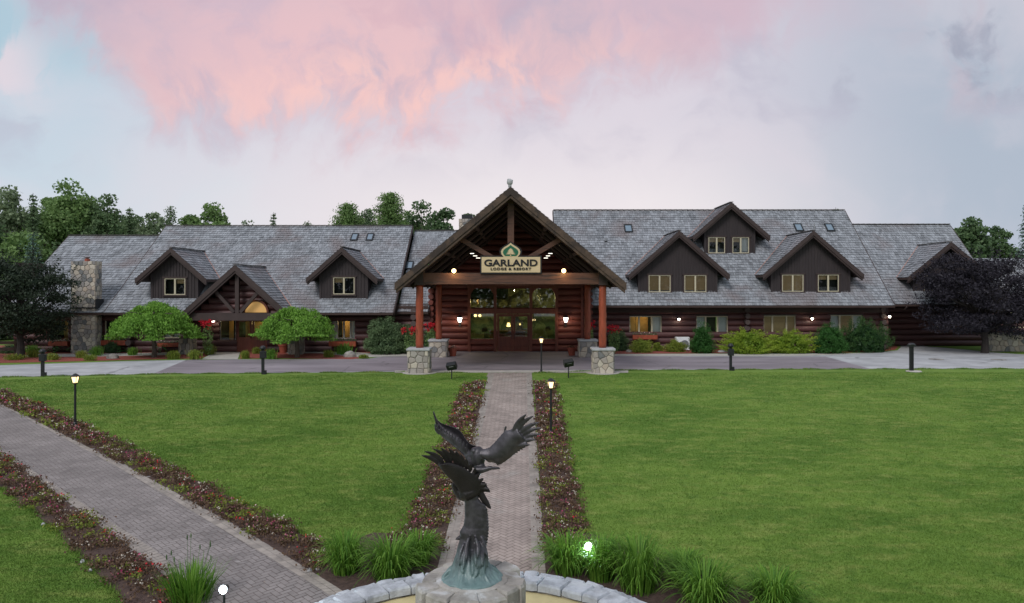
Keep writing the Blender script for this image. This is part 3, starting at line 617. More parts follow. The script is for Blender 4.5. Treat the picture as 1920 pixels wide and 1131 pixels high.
# ---- stonework helper: irregular stones on the faces of a block
def stone_face(mb, x0, x1, z0, z1, Y, axis='x', size=.26, depth=.05, flip=1):
    """voronoi-like rubble: jittered cells clipped to the rectangle; axis x: face at constant y looking -y; axis y: face at constant x"""
    W_, H_ = x1 - x0, z1 - z0; nx = max(2, int(W_ / size)); nz = max(2, int(H_ / size)); pts = []
    for j in range(-1, nz + 1):
        for i in range(-1, nx + 1): pts.append(((i + .5 + random.uniform(-.36, .36) + (j % 2) * .4) * W_ / nx, (j + .5 + random.uniform(-.34, .34)) * H_ / nz))
    for ci, (cx_, cz_) in enumerate(pts):
        poly = [(0, 0), (W_, 0), (W_, H_), (0, H_)]
        for cj, (qx, qz) in enumerate(pts):
            if ci == cj or (qx - cx_) ** 2 + (qz - cz_) ** 2 > (size * 3.2) ** 2: continue
            nx_, nz_ = qx - cx_, qz - cz_; l = math.hypot(nx_, nz_); nx_ /= l; nz_ /= l; mx_, mz_ = (qx + cx_) / 2, (qz + cz_) / 2; new = []
            for a, b in zip(poly, poly[1:] + poly[:1]):
                da = (a[0] - mx_) * nx_ + (a[1] - mz_) * nz_; db = (b[0] - mx_) * nx_ + (b[1] - mz_) * nz_
                if da <= 0: new.append(a)
                if (da < 0) != (db < 0): t = da / (da - db); new.append((a[0] + t * (b[0] - a[0]), a[1] + t * (b[1] - a[1])))
            poly = new
            if len(poly) < 3: break
        if len(poly) < 3: continue
        gx = sum(a for a, b in poly) / len(poly); gz_ = sum(b for a, b in poly) / len(poly)
        def ring(k_, off): return [((gx + (a - gx) * k_), (gz_ + (b - gz_) * k_), off) for a, b in poly]
        dp = depth * random.uniform(.6, 1.2); rings = ring(.93, 0) + ring(.90, dp * .7) + ring(.72, dp)
        k = len(poly); vs = []
        for a, b, off in rings:
            vs.append((x0 + a, Y - off, z0 + b) if axis == 'x' else (Y + flip * off, x0 + a, z0 + b))
        f = [[r * k + i, r * k + (i + 1) % k, (r + 1) * k + (i + 1) % k, (r + 1) * k + i] for r in range(2) for i in range(k)] + [[2 * k + i for i in range(k)]]
        mb.add(vs, f, random.random() * .999, 0)
def stone_block(name, x0, x1, y0, y1, z0, z1, parent, size=.26, sides='xlr', cap=None, sub=None):
    mb = MB(); mb.box(x0, x1, y0, y1, z0, z1, .5, 1); stone_face(mb, x0, x1, z0, z1, y0, size=size)
    if 'l' in sides: stone_face(mb, y0, y1, z0, z1, x0, 'y', size, flip=-1)
    if 'r' in sides: stone_face(mb, y0, y1, z0, z1, x1, 'y', size, flip=1)
    o = mb.build(name, [M['stone'], M['mortar']], parent)
    if cap:
        c_ = MB(); e = .09; n_ = 10; t = cap
        prof = [(x0 - e, y0 - e), (x1 + e, y0 - e), (x1 + e, y1 + e), (x0 - e, y1 + e)]
        c_.box(x0 - e, x1 + e, y0 - e, y1 + e, z1 + .002, z1 + t, .5)
        oc = c_.build('cap_stone', M['capstone'], None); oc.parent = o; oc.matrix_parent_inverse = Matrix.Identity(4)
        bv = oc.modifiers.new('bevel', 'BEVEL'); bv.width = .03; bv.segments = 2
    return o
cx0, cx1 = XX(134, 48.9), XX(179, 48.9)
ch = stone_block('chimney', cx0, cx1, 48.9, 49.6, -.05, ZZ(490, 48.9), lodge, .27)
mb = MB(); mb.box(cx0 - .05, cx1 + .05, 48.80, 48.9, zeL + .30, zeL + .36); mb.box(cx1 + .04, cx1 + .10, 48.80, 49.7, zeL + .25, zeL + .9, mat=0); subpart(mb, 'flashing', M['black'], ch)
mb = MB(); cc = (cx0 + cx1) / 2 + .05; mb.lathe(cc, 49.25, [(.16, 6.0), (.16, 6.2), (.13, 6.22)], 12, mat=1); mb.lathe(cc, 49.25, [(.03, 6.2), (.2, 6.32), (.2, 6.34), (.02, 6.42)], 12); subpart(mb, 'chimney_pot', [M['metal'], M['terracotta']], ch)
stone_block('chimney', XX(862, 58.5), XX(889, 58.5), 58.2, 59.2, 7.5, ZZ(411, 58.5), lodge, .25); 
mb = MB(); mb.box(XX(866, 58.5), XX(886, 58.5), 58.3, 59.1, ZZ(410, 58.5), ZZ(403, 58.5)); mb.build('chimney_cap', M['black'], lodge)
# ---- central entrance gable
GX, GYf, GZ, GH, GK = -.6, 36.8, 9.27, 5.72, .83
sh = MB(); fm = MB(); gable_roof(sh, fm, GX, GYf, 58.0, GZ, GH, GK, thick=.2, fas=.36, inner=.17, step=.25)
gr_ = sh.build('porch_roof', M['shingle'], lodge); gr_['label'] = 'steep entrance gable roof on log columns'
subpart(fm, 'rake_board', [M['fasciaw'], M['soffit']], gr_)
mb = MB()
for Y in (40.5, 43.5, 46.7, 49.5):
    for sg in (-1, 1): mb.tube([(GX, Y, GZ - .42), (GX + sg * (GH - .3), Y, GZ - .42 - GK * (GH - .3))], .13, 8)
for Xo in (-3.4, -1.8, 1.8, 3.4): mb.tube([(GX + Xo, GYf + .5, GZ - .32 - GK * abs(Xo)), (GX + Xo, 50.4, GZ - .32 - GK * abs(Xo))], .12, 8)
mb.tube([(GX, GYf + .4, GZ - .42), (GX, 50.4, GZ - .42)], .17, 10); subpart(mb, 'rafter', M['soffit'], gr_)
C1, C2, CYf, CYr = -5.22, 4.05, 37.8, 46.7
bz0, bz1 = ZZ(533, CYf), ZZ(512, CYf)
mb = MB(); mb.box(C1 - .1, C2 + .2, CYf - .2, CYf + .2, bz0, bz1, .3); ob = mb.build('beam', M['beam'], lodge)
mb = MB()
for X in (C1, C2): mb = MB(); mb.box(X - .22, X + .22, CYf - .28, CYf + .28, bz0 - .05, bz1 + .12, .4); mb.build('beam_bracket', M['fascia'], lodge)
mb = MB()
for X in (C1, C2): mb = MB(); mb.box(X - .17, X + .17, CYf + .3, 50.3, bz0, bz1 - .1, .5); mb.build('side_beam', M['log_red'], lodge)
mb = MB()
mb.box(C1 + .17, C2 - .17, CYr - .18, CYr + .18, bz0 + .1, bz1 + .05, .4); mb.build('side_beam', M['log_red'], lodge)
mb = MB(); mb.box(GX - .16, GX + .16, CYf - .16, CYf + .16, bz1 + .002, GZ - .5, .5); mb.build('king_post', M['beam'], lodge)
for sg in (-1, 1):
    a = Vector((GX + sg * .3, CYf, bz1 + .12)); b = Vector((XX(958 + sg * 92, CYf), CYf, ZZ(451, CYf))); b = Vector((GX + sg * 2.5, CYf, ZZ(449, CYf))); a = Vector((GX + sg * .9, CYf, ZZ(484, CYf)))
    mb = MB(); mb.bar(a, b, .24, .24, .5, up=(0, 1, 0)); mb.build('brace', M['beam'], lodge)
# columns on stone piers
cols = []
for X, Y, pt in ((C1, CYf, ZZ(652, CYf)), (C2, CYf, ZZ(652, CYf)), (C1 - .03, CYr, ZZ(636, CYr)), (C2, CYr, ZZ(636, CYr))):
    w = .50 if Y == CYf else .52
    stone_block('pier', X - w, X + w, Y - w, Y + w, -.02, pt - .12, lodge, .27, cap=.12)
    mb = MB(); ks = 14; pts = [(X + random.uniform(-.012, .012), Y, pt + (bz0 - pt) * i / ks) for i in range(ks + 1)]
    mb.tube(pts, [.195 - .012 * i / ks + random.uniform(-.006, .006) for i in range(ks + 1)], 16); mb.build('column', M['column'], lodge, smooth=True)
for X in (C1, C2):
    mb = MB(); mb.lathe(X, CYf - .05, [(.85, .006), (.85, .03), (.80, .035)], 24); o = mb.build('pier_footing', M['kerbc']); o['kind'] = 'structure'
# entrance wall
EY = 50.5; ex0, ex1 = -6.25, 4.62
oE = [win(882, 926, 587, 641, EY), (XX(931, EY), XX(994, EY), 0, ZZ(588, EY)), win(997, 1041, 587, 641, EY), win(882, 926, 537, 580, EY), win(931, 994, 539, 580, EY), win(997, 1041, 537, 580, EY)]
GU = lambda zc: (GX - (GZ - .25 - zc) / GK, GX + (GZ - .25 - zc) / GK)
mb = MB(); logs(mb, ex0, ex1, .02, 8.9, EY, oE, .42, xlim=lambda zc: (max(ex0, GU(zc)[0]), min(ex1, GU(zc)[1]))); we = mb.build('log_wall', M['log_red'], lodge); we['label'] = 'reddish log wall around the main doors'
mb = MB(); backing(mb, ex0, ex1, 0, 4.7, EY + .0, oE); mb.prism([(ex0, 4.7), (ex1, 4.7), (ex1, GZ - .22 - GK * (ex1 - GX)), (GX, GZ - .25), (ex0, GZ - .22 - GK * (GX - ex0))], EY, EY + .1, .5)
mb.box(ex0, ex0 + .1, EY, 57, 0, 4.5, .5); mb.box(ex1 - .1, ex1, EY, 57, 0, 4.9, .5); subpart(mb, 'wall_core', M['soffit'], we)
mb = MB(); log_end_stack(mb, ex0 + .1, EY, .02, 4.3); mb.build('log_corner', M['log_red'], lodge); mb = MB(); log_end_stack(mb, ex1 - .1, EY, .02, 4.5)
mb.build('log_corner', M['log_red'], lodge)
for X in (ex0 + .62, ex1 - .62): mb = MB(); mb.box(X - .08, X + .08, EY - .28, EY - .16, 0, 4.5, .6); mb.build('corner_board', M['log_red'], lodge)
# glazing of the entrance: posts, transoms, arches
mb = MB(); f0, f1 = EY - .24, EY + .02
zt, zb_, zm0, zm1 = ZZ(537, EY), ZZ(640.5, EY), ZZ(588, EY), ZZ(579, EY)
for pxx in (880, 928.5, 995.5, 1043.5): X = XX(pxx, EY); mb.box(X - .10, X + .10, f0, f1, 0.02, zt + .12)
mb.box(XX(878, EY), XX(1046, EY), f0 - .02, f1 - .01, zm0, zm1); mb.box(XX(878, EY), XX(1046, EY), f0 - .02, f1 - .01, zt + .0, zt + .16)
for a, b in ((882, 926), (997, 1041)): mb.box(XX(a, EY), XX(b, EY), f0 + .02, f1 - .01, zb_ - .14, zb_)
def arch(mb, x0, x1, z0, z1, Y0, Y1):                 # spandrels that turn a square opening into an arch
    cxm = (x0 + x1) / 2; r = (x1 - x0) / 2; zc = z1 - r * .95
    for sg in (-1, 1):
        pts = [(cxm + sg * r, z1), (cxm, z1)] + [(cxm + sg * r * math.sin(a), zc + r * .95 * math.cos(a)) for a in np.linspace(0, math.pi / 2, 9)]
        mb.prism(pts if sg < 0 else pts[::-1], Y0, Y1, .5)
for o_ in (oE[3], oE[5]): arch(mb, *o_, f0 + .03, f1 - .02)
fr = mb.build('entrance_frame', M['doorwood'], lodge)
mb = MB()
for o_ in (oE[0], oE[2], oE[3], oE[4], oE[5]): mb.box(o_[0] - .02, o_[1] + .02, EY - .06, EY - .05, o_[2] - .02, o_[3] + .02, .5)
subpart(mb, 'pane', M['glassd'], fr)
mb = MB(); dx0, dx1 = XX(932.5, EY), XX(992.5, EY); dm = (dx0 + dx1) / 2
for i, (a, b) in enumerate(((dx0, dm - .01), (dm + .01, dx1))):
    mb = MB(); s_ = .13; zt_ = ZZ(589, EY); zr_ = 1.02
    mb.box(a, a + s_, EY - .16, EY - .10, .03, zt_); mb.box(b - s_, b, EY - .16, EY - .10, .03, zt_); mb.box(a + s_, b - s_, EY - .16, EY - .10, zt_ - .16, zt_)
    mb.box(a + s_, b - s_, EY - .16, EY - .10, zr_ - .14, zr_); mb.box(a + s_, b - s_, EY - .16, EY - .10, .03, .26); mb.box(a + s_, b - s_, EY - .13, EY - .11, .26, zr_ - .14, .8)
    dr = mb.build('door', M['doorwood'], lodge); subpart(MB().box(a + s_, b - s_, EY - .135, EY - .125, zr_, zt_ - .16), 'pane', M['glassd'], dr)
    h = MB(); hx = dm - .09 if i == 0 else dm + .09; h.tube([(hx, EY - .17, .85), (hx, EY - .22, .9), (hx, EY - .22, 1.2), (hx, EY - .17, 1.25)], .018, 6); subpart(h, 'handle', M['black'], dr)
# lobby behind the glass: floor, back wall, counter, lamps
lob = MB(); lob.box(-5.0, 3.6, EY + .15, 56, -.0, .012, .5, 0); lob.box(-5.0, 3.6, 55.9, 56, 0, 5, .5, 1); lob.box(-5.1, -5.0, EY + .15, 56, 0, 5, .5, 1); lob.box(3.6, 3.7, EY + .15, 56, 0, 5, .5, 1); lob.box(-5, 3.6, EY + .15, 56, 4.7, 4.75, .5, 0)
lob.box(-2.4, .2, 54.6, 55.2, 0, 1.1, .6, 2); lob.box(-2.5, .3, 54.5, 55.3, 1.1, 1.16, .6, 2)
M['lobbyw'] = mat('lobby_wall', (.16, .17, .10), (.16, .17, .10), .8, 3, .6, 0, c3=(.03, .03, .02), c3s=1.4, c3r=(.48, .56)); M['lobbyf'] = mat('lobby_floor', (.08, .05, .035), (.08, .05, .035), .6)
lob.build('lobby_interior', [M['lobbyf'], M['lobbyw'], M['doorwood']], lodge)
def lamp_inside(px, py, Y, r, label, c='amber', name='table_lamp'):
    q = at(px, py, Y); t = thing(name, q, label, 'lamp', 'lamps inside the lobby'); m = MB(); m.lathe(q.x, q.y, [(r, q.z - r), (r * .6, q.z + r)], 12); m.build('lamp_shade', M[c], t); s_ = MB(); s_.lathe(q.x, q.y, [(.09, q.z - r - .34), (.02, q.z - r - .30), (.02, q.z - r)], 8); s_.build('stem', M['black'], t)
lamp_inside(953.5, 609, 54.8, .14, 'shaded lamp glowing behind the left leaf of the main doors'); lamp_inside(975, 608, 54.9, .07, 'small lamp glowing behind the right leaf of the main doors', 'lit')
q = at(895.5, 592, 53.5); t = thing('chandelier', q, 'twin-bulb amber light behind the window left of the main doors', 'lamp', 'lamps inside the lobby'); m = MB()
for s_ in (-.16, .16): m.ball((q.x + s_, q.y, q.z), .10, 8, 6)
m.build('bulb', M['amber'], t); m = MB(); m.box(q.x - .3, q.x + .3, q.y - .02, q.y + .02, q.z - .32, q.z - .27); m.tube([(q.x, q.y, q.z - .3), (q.x, q.y, 4.6)], .015, 6); m.build('frame', M['beam'], t)
plight('lobby_light', (-3.2, 53.4, 3.4), 85, (1, .72, .35), lodge, .2); plight('lobby_light', (1.2, 53.8, 3.6), 85, (1, .8, .45), lodge, .2)
# ---- small side entrance gable on the left
SX, SYf = -18.2, 47.2; sza = ZZ(497, SYf); sk = .9; shf = 3.27
sh = MB(); fm = MB(); gable_roof(sh, fm, SX, SYf, 53.2, sza, shf, sk, fas=.36, inner=.16)
sr = sh.build('side_porch_roof', M['shingle'], lodge); subpart(fm, 'rake_board', [M['fascia'], M['soffit']], sr)
fl = MB()
for sg in (-1, 1): fl.tube([(SX, YeL + (sza - zeL) / kL - .1, sza), (SX + sg * shf, YeL + (sza - sk * shf - zeL) / kL + .0, sza - sk * shf + .05)], .035, 6)
subpart(fl, 'flashing', M['copper'], sr)
rc = MB(); yy = SYf
while yy < 52.4: rc.bar((SX, yy, sza + .05), (SX, yy + .42, sza + .06), .24, .05); yy += .42
subpart(rc, 'ridge_cap', M['ridge'], sr)
SYb = SYf + .45; s0z, s1z = ZZ(601, SYb), ZZ(587, SYb)
mb = MB(); mb.box(-21.5, -15.0, SYb - .16, SYb + .16, s0z, s1z, .4); mb.build('side_porch_beam', M['fascia'], lodge); mb = MB(); mb.box(SX - .12, SX + .12, SYb - .11, SYb + .11, s1z + .002, sza - .55, .4); mb.build('king_post', M['fascia'], lodge)
for sg in (-1, 1): mb = MB(); mb.bar((SX + sg * .2, SYb, s1z + .05), (SX + sg * 1.35, SYb, s1z + 1.35), .2, .2, .5, up=(0, 1, 0)); mb.build('brace', M['fascia'], lodge)
for X in (-21.75, -14.7):
    stone_block('pier', X - .42, X + .42, SYb + .5, SYb + 1.2, -.02, 1.05, lodge, .27); mb = MB(); mb.tube([(X, SYb + .85, 1.05), (X, SYb + .85, s0z)], .17, 12); mb.build('column', M['log_dark'], lodge, smooth=True)
    mb = MB(); mb.box(X - .13, X + .13, SYb + .17, 49.9, s0z + .05, s1z - .05); mb.build('side_beam', M['fascia'], lodge)
mb = MB(); logs(mb, SX - 3, SX + 3, 2.45, 5.3, 48.3, [], .4, xlim=lambda zc: (SX - (sza - .3 - zc) / sk, SX + (sza - .3 - zc) / sk)); wg = mb.build('log_wall', M['log_dark'], lodge)
# side doors
q0, q1 = XX(445, WYL), XX(502, WYL); dm = (q0 + q1) / 2; dz = ZZ(600, WYL)
rm = MB(); rm.box(q0 - .3, q1 + .3, 52.0, 52.05, 0, 2.5, .5, 3); rm.box(q0 - .3, q0 - .25, 50.15, 52, 0, 2.5, .5, 0); rm.box(q1 + .25, q1 + .3, 50.15, 52, 0, 2.5, .5, 3); rm.box(q0, q1, 50.15, 52, 0, .01, .5, 0); rm.build('hall_interior', [M['dark'], M['blind'], M['curtain'], M['room']], lodge)
plight('hall_light', (dm + .45, 51.2, 1.9), 14, (1, .72, .28), lodge, .15)
for i, (a, b) in enumerate(((q0, dm - .01), (dm + .01, q1))):
    mb = MB(); s_ = .14
    mb.box(a, a + s_, WYL - .1, WYL - .04, .03, dz); mb.box(b - s_, b, WYL - .1, WYL - .04, .03, dz); mb.box(a + s_, b - s_, WYL - .1, WYL - .04, dz - .1, dz); mb.box(a + s_, b - s_, WYL - .1, WYL - .04, .03, 1.0)
    dr = mb.build('door', M['doorwood'], lodge); subpart(MB().box(a + s_, b - s_, WYL - .07, WYL - .06, 1.0, dz - .1), 'pane', M['glass'], dr)
    h = MB(); hx = dm + (-.07 if i == 0 else .07); h.tube([(hx, WYL - .11, .95), (hx, WYL - .16, 1.0), (hx, WYL - .16, 1.15), (hx, WYL - .11, 1.2)], .018, 6); subpart(h, 'handle', M['black'], dr)
fx, fy, r = XX(480, 48.0), 48.0, .70; fz = ZZ(586, 48.0)
mb = MB(); pts = [(fx + r * 1.18 * math.cos(a), fz + r * 1.18 * math.sin(a)) for a in np.linspace(0, math.pi, 15)]; pts2 = [(fx + r * math.cos(a), fz + r * math.sin(a)) for a in np.linspace(math.pi, 0, 15)]
for i in range(14): mb.prism([pts[i], pts[i + 1], pts2[13 - i], pts2[14 - i]], fy - .06, fy + .1, .5)
fan = mb.build('fanlight', M['doorwood'], lodge)
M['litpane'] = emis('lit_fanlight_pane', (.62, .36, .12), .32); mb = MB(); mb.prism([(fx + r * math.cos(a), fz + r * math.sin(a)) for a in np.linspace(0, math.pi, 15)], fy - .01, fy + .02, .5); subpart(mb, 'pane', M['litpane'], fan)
# downspout
X = XX(1692, 51.4); mb = MB(); mb.tube([(X + .3, 51.4, 3.0), (X + .28, 51.6, 2.85), (X, 54.9, 2.9), (X, 54.9, .05)], .05, 8); mb.build('downspout', M['fascia'], lodge)
# finial: small carved eagle on the ridge
q = at(956, 346, 36.9); f = thing('roof_finial', (q.x, q.y, GZ), 'small pale carved finial on the peak of the entrance gable', 'finial')
mb = MB(); mb.lathe(q.x, q.y, [(.06, GZ - .1), (.09, GZ + .08), (.07, GZ + .12)], 10); mb.build('finial_base', M['capstone'], f)
mb = MB(); mb.ball((q.x, q.y, GZ + .26), (.15, .12, .16), 10, 8, jit=.06); mb.ball((q.x - .07, q.y - .02, GZ + .36), (.07, .06, .07), 8, 6); mb.ball((q.x + .08, q.y, GZ + .33), (.08, .06, .06), 8, 6); mb.build('finial_carving', M['capstone'], f, smooth=True)
# ------------------------------------------------------------------ sign
SY = CYf - .28
sx0, sx1, sz0, sz1 = XX(903, SY), XX(1013, SY), ZZ(511, SY), ZZ(482, SY)
sg_ = thing('lodge_sign', ((sx0 + sx1) / 2, SY, sz0), 'cream lodge name sign with green tree crest on the entrance beam', 'sign')
M['signc'] = mat('sign_cream', (.62, .50, .30), (.58, .46, .28), .7, 2, .15, .1, 10, stretch=(.3, 1, 5)); M['signg'] = mat('sign_green', (.015, .13, .065), (.015, .12, .06), .6, 3, .1, 0); M['ink'] = mat('sign_black', (.012, .012, .014), (.012, .012, .014), .5, 3, .1, 0)
def crest(cx_, z0, h, w):                              # onion outline
    pts = [(-.36, 0), (-.47, .18), (-.50, .36), (-.45, .53), (-.33, .68), (-.18, .80), (-.07, .90), (0, 1.0)]
    full = pts + [(-a, b) for a, b in pts[::-1][1:]]; return [(cx_ + a * w, z0 + b * h) for a, b in full][::-1]
scx = XX(957.5, SY)
mb = MB(); mb.box(sx0 - .07, sx1 + .07, SY, SY + .1, sz0 - .07, sz1 + .07); mb.prism(crest(scx, sz1 + .0, .80, 1.15), SY + .005, SY + .09); mb.build('sign_backing', M['ink'], sg_)
mb = MB(); mb.box(sx0, sx1, SY - .02, SY - .001, sz0, sz1, .5); mb.prism(crest(scx, sz1 + .002, .72, .98), SY - .016, SY - .002, .5); mb.build('sign_face', M['signc'], sg_)
mb = MB(); mb.prism(crest(scx, sz1 + .05, .56, .78), SY - .03, SY - .018, .5); mb.build('crest', M['signg'], sg_)
mb = MB(); b0 = sz1 + .06
mb.box(scx - .025, scx + .025, SY - .045, SY - .031, b0 - .04, b0 + .1, .5)
for i, (ww, zz, hh) in enumerate(((.25, .07, .15), (.20, .16, .13), (.14, .25, .12))): mb.prism([(scx - ww, b0 + zz), (scx + ww, b0 + zz), (scx + .05, b0 + zz + hh * .8), (scx, b0 + zz + hh), (scx - .05, b0 + zz + hh * .8)], SY - .045 - .001 * i, SY - .031, .5)
mb.build('crest_tree', M['signc'], sg_)
def textmesh(body, wpx0, wpx1, z0, z1, bold, space=1.0):
    cu = bpy.data.curves.new('t', 'FONT'); cu.body = body; cu.size = 1; cu.offset = bold; cu.extrude = .02; cu.space_character = space
    o = bpy.data.objects.new('t', cu); COL.objects.link(o); dg = bpy.context.evaluated_depsgraph_get(); me = bpy.data.meshes.new_from_object(o.evaluated_get(dg)); bpy.data.objects.remove(o)
    co = np.empty(len(me.vertices) * 3); me.vertices.foreach_get('co', co); co = co.reshape(-1, 3); lo, hi = co.min(0), co.max(0)
    nw = np.empty_like(co); X0, X1 = XX(wpx0, SY), XX(wpx1, SY)
    nw[:, 0] = X0 + (co[:, 0] - lo[0]) / (hi[0] - lo[0]) * (X1 - X0); nw[:, 2] = z0 + (co[:, 1] - lo[1]) / (hi[1] - lo[1]) * (z1 - z0); nw[:, 1] = SY - .04 - co[:, 2] * .6
    me.vertices.foreach_set('co', nw.ravel()); me.materials.clear(); me.materials.append(M['ink']); me.name = 'lettering'
    o = bpy.data.objects.new('lettering', me); COL.objects.link(o); o.parent = sg_; o.matrix_parent_inverse = Matrix.Translation(-Vector(sg_.location)); return o
textmesh('GARLAND', 908, 1008, ZZ(499.5, SY), ZZ(486.5, SY), .03, 1.0)
textmesh('LODGE & RESORT', 920, 996, ZZ(506.8, SY), ZZ(501.8, SY), .04, 1.25)
# ------------------------------------------------------------------ lamps
def wall_lamp(px, py, Y, label, group, power=5, round_=True, c='litw', col=(1, .85, .6)):
    q = at(px, py, Y); t = thing('wall_lamp', q, label, 'wall lamp', group); m = MB()
    if round_:
        m.box(q.x - .06, q.x + .06, q.y + .05, q.y + .22, q.z - .02, q.z + .10); m.lathe(q.x, q.y, [(.13, q.z + .03), (.10, q.z + .10), (.02, q.z + .14)], 12); m.build('bracket', M['black'], t); m = MB(); m.ball((q.x, q.y, q.z - .03), .085, 10, 8); m.build('bulb', M[c], t, smooth=True)
        plight('lamp_light', (q.x, q.y - .12, q.z - .12), power, col, t, .06)
    else:
        m.tube([(q.x, q.y + .25, q.z + .1), (q.x, q.y + .12, q.z + .34), (q.x, q.y, q.z + .25)], .02, 6); m.box(q.x - .07, q.x + .07, q.y + .22, q.y + .28, q.z - .45, q.z + .2); m.lathe(q.x, q.y, [(.20, q.z + .15), (.16, q.z + .22), (.03, q.z + .32)], 6)
        m.lathe(q.x, q.y, [(.07, q.z - .2), (.10, q.z - .17), (.08, q.z - .15)], 6)
        for k in range(6): a = math.pi / 3 * k; m.tube([(q.x + .16 * math.cos(a), q.y + .16 * math.sin(a), q.z + .16), (q.x + .09 * math.cos(a), q.y + .09 * math.sin(a), q.z - .16)], .010, 4)
        m.build('lantern_frame', M['black'], t); m = MB(); m.lathe(q.x, q.y, [(.085, q.z - .14), (.15, q.z + .14)], 6); m.build('lantern_glass', M['litw'], t); plight('lamp_light', (q.x, q.y - .3, q.z - .1), power, col, t, .08)
for px, py, lb in ((77, 600, 'bright wall lamp at the far left end of the lodge'), (400, 602, 'bright wall lamp under the small side porch')): wall_lamp(px, py, WYL - .45, lb, 'bare wall lamps')
for px, py, lb in ((1273, 598, 'bright wall lamp between the lit window and the white curtained window'), (1523, 597, 'bright wall lamp left of the tall green bush'), (1668, 593, 'bright wall lamp beside the downspout')): wall_lamp(px, py, WYR - .45, lb, 'bare wall lamps')
wall_lamp(862, 600, EY - .5, 'lit lantern on the log wall left of the main doors', 'entrance lanterns', 10, False, col=(1, .75, .45)); wall_lamp(1061, 600, EY - .5, 'lit lantern on the log wall right of the main doors', 'entrance lanterns', 10, False, col=(1, .75, .45))
for px, lb in ((851, 'round amber spotlight on the beam left of the sign'), (1057, 'round amber spotlight on the beam right of the sign')):
    q = at(px, 508, CYf - .35); t = thing('spotlight', q, lb, 'spotlight', 'spotlights on the entrance beam'); m = MB(); m.tube([(q.x, q.y + .22, q.z - .02), (q.x, q.y + .05, q.z)], [.07, .12], 12); m.box(q.x - .03, q.x + .03, q.y + .1, q.y + .3, q.z - .16, q.z - .03); m.build('housing', M['black'], t)
    m = MB(); m.ball(q, (.11, .06, .11), 12, 8); m.build('lens', M['amber'], t, smooth=True); plight('lamp_light', (q.x, q.y - .2, q.z - .1), 14, (1, .62, .25), t, .08)
for i, (px, py) in enumerate(((885, 475.5), (891, 480), (896.5, 484), (1032, 475.5), (1027.5, 480), (1023.5, 484))):
    q = at(px, py, 48.5); t = thing('strip_light', q, ['outer', 'middle', 'inner'][i % 3] + ' of three thin strip lights under the gable ' + ('left' if i < 3 else 'right') + ' of the sign', 'strip light', 'strip lights under the entrance gable')
    m = MB(); m.box(q.x - .13, q.x + .13, q.y - .03, q.y + .03, q.z - .02, q.z + .02); m.build('tube', M['dash'], t); m = MB(); m.box(q.x - .16, q.x + .16, q.y - .06, q.y + .06, q.z + .021, q.z + .05); m.tube([(q.x, q.y, q.z + .05), (q.x, q.y, GZ - .3 - GK * abs(q.x - GX))], .01, 4); m.build('housing', M['black'], t)
plight('porch_light', (-.6, 46.0, 4.1), 24, (1, .62, .38), lodge, .03)
def post_lamp(px, ytop, ybase, label, power=14):
    g = gnd(px, ybase); s_ = F / g.y; h = (ybase - ytop) / s_; hd = .34; t = thing('post_lamp', g, label, 'lamp post', 'lit post lamps'); k = h / 1.8
    m = MB(); m.lathe(g.x, g.y, [(.06, g.z), (.06, g.z + .12), (.04, g.z + .16), (.036, g.z + h - hd), (.06, g.z + h - hd + .02)], 10); m.build('post', M['black'], t)
    z0 = g.z + h - hd; m = MB(); m.lathe(g.x, g.y, [(.08, z0 + .02), (.09, z0 + .05), (.05, z0 + .05)], 8); m.lathe(g.x, g.y, [(.16, z0 + .26), (.13, z0 + .30), (.03, z0 + .37)], 8)
    for a in range(4): an = math.pi / 4 + a * math.pi / 2; m.tube([(g.x + .085 * math.cos(an), g.y + .085 * math.sin(an), z0 + .05), (g.x + .14 * math.cos(an), g.y + .14 * math.sin(an), z0 + .27)], .011, 4)
    m.build('lantern_frame', M['black'], t); m = MB(); m.lathe(g.x, g.y, [(.07, z0 + .055), (.115, z0 + .255)], 8); m.build('lantern_glass', M['lit'], t); plight('lamp_light', (g.x, g.y, z0 + .16), power, (1, .7, .35), t, .12)
    return t
post_lamp(141, 702, 800, 'lit post lamp in the flower bed along the left walk'); post_lamp(1033, 711, 816, 'lit post lamp in the flower bed right of the central path'); post_lamp(1015, 632, 698, 'lit post lamp in front of the main doors')
def bollard(px, ytop, ybase, label, rot=0):
    g = gnd(px, ybase); s_ = F / g.y; h = (ybase - ytop) / s_; t = thing('utility_post', g, label, 'post', 'short black posts along the lawn edge')
    m = MB(); m.box(g.x - .06, g.x + .06, g.y - .06, g.y + .06, g.z, g.z + h - .2); m.build('post', M['black'], t)
    m = MB(); m.ball((g.x, g.y, g.z + h - .12), (.14, .14, .12), 12, 8); m.lathe(g.x, g.y, [(.17, g.z + h - .15), (.17, g.z + h - .12)], 12); m.build('cap', M['black'], t, smooth=True)
    m = MB(); m.box(g.x - .13, g.x + .15, g.y - .12, g.y + .10, g.z + h * .55, g.z + h * .80); o = m.build('box', M['black'], t); bv = o.modifiers.new('b', 'BEVEL'); bv.width = .02
    m = MB(); m.box(g.x + .02, g.x + .17, g.y - .10, g.y + .06, g.z, g.z + .2); m.build('socket', M['black'], t)
bollard(80, 654, 706, 'short black post at the far left of the lawn edge'); bollard(493, 648, 702, 'short black post in front of the left umbrella trees and side porch'); bollard(1370, 644, 695, 'short black post in front of the lime green junipers')
g = gnd(1709, 697); t = thing('utility_post', g, 'short black post with slatted column standing on a stone at the right lawn edge', 'post', 'short black posts along the lawn edge')
m = MB(); m.box(g.x - .09, g.x - .02, g.y - .06, g.y + .06, g.z, g.z + 1.3); m.box(g.x + .02, g.x + .09, g.y - .06, g.y + .06, g.z, g.z + 1.3); m.build('post', M['black'], t)
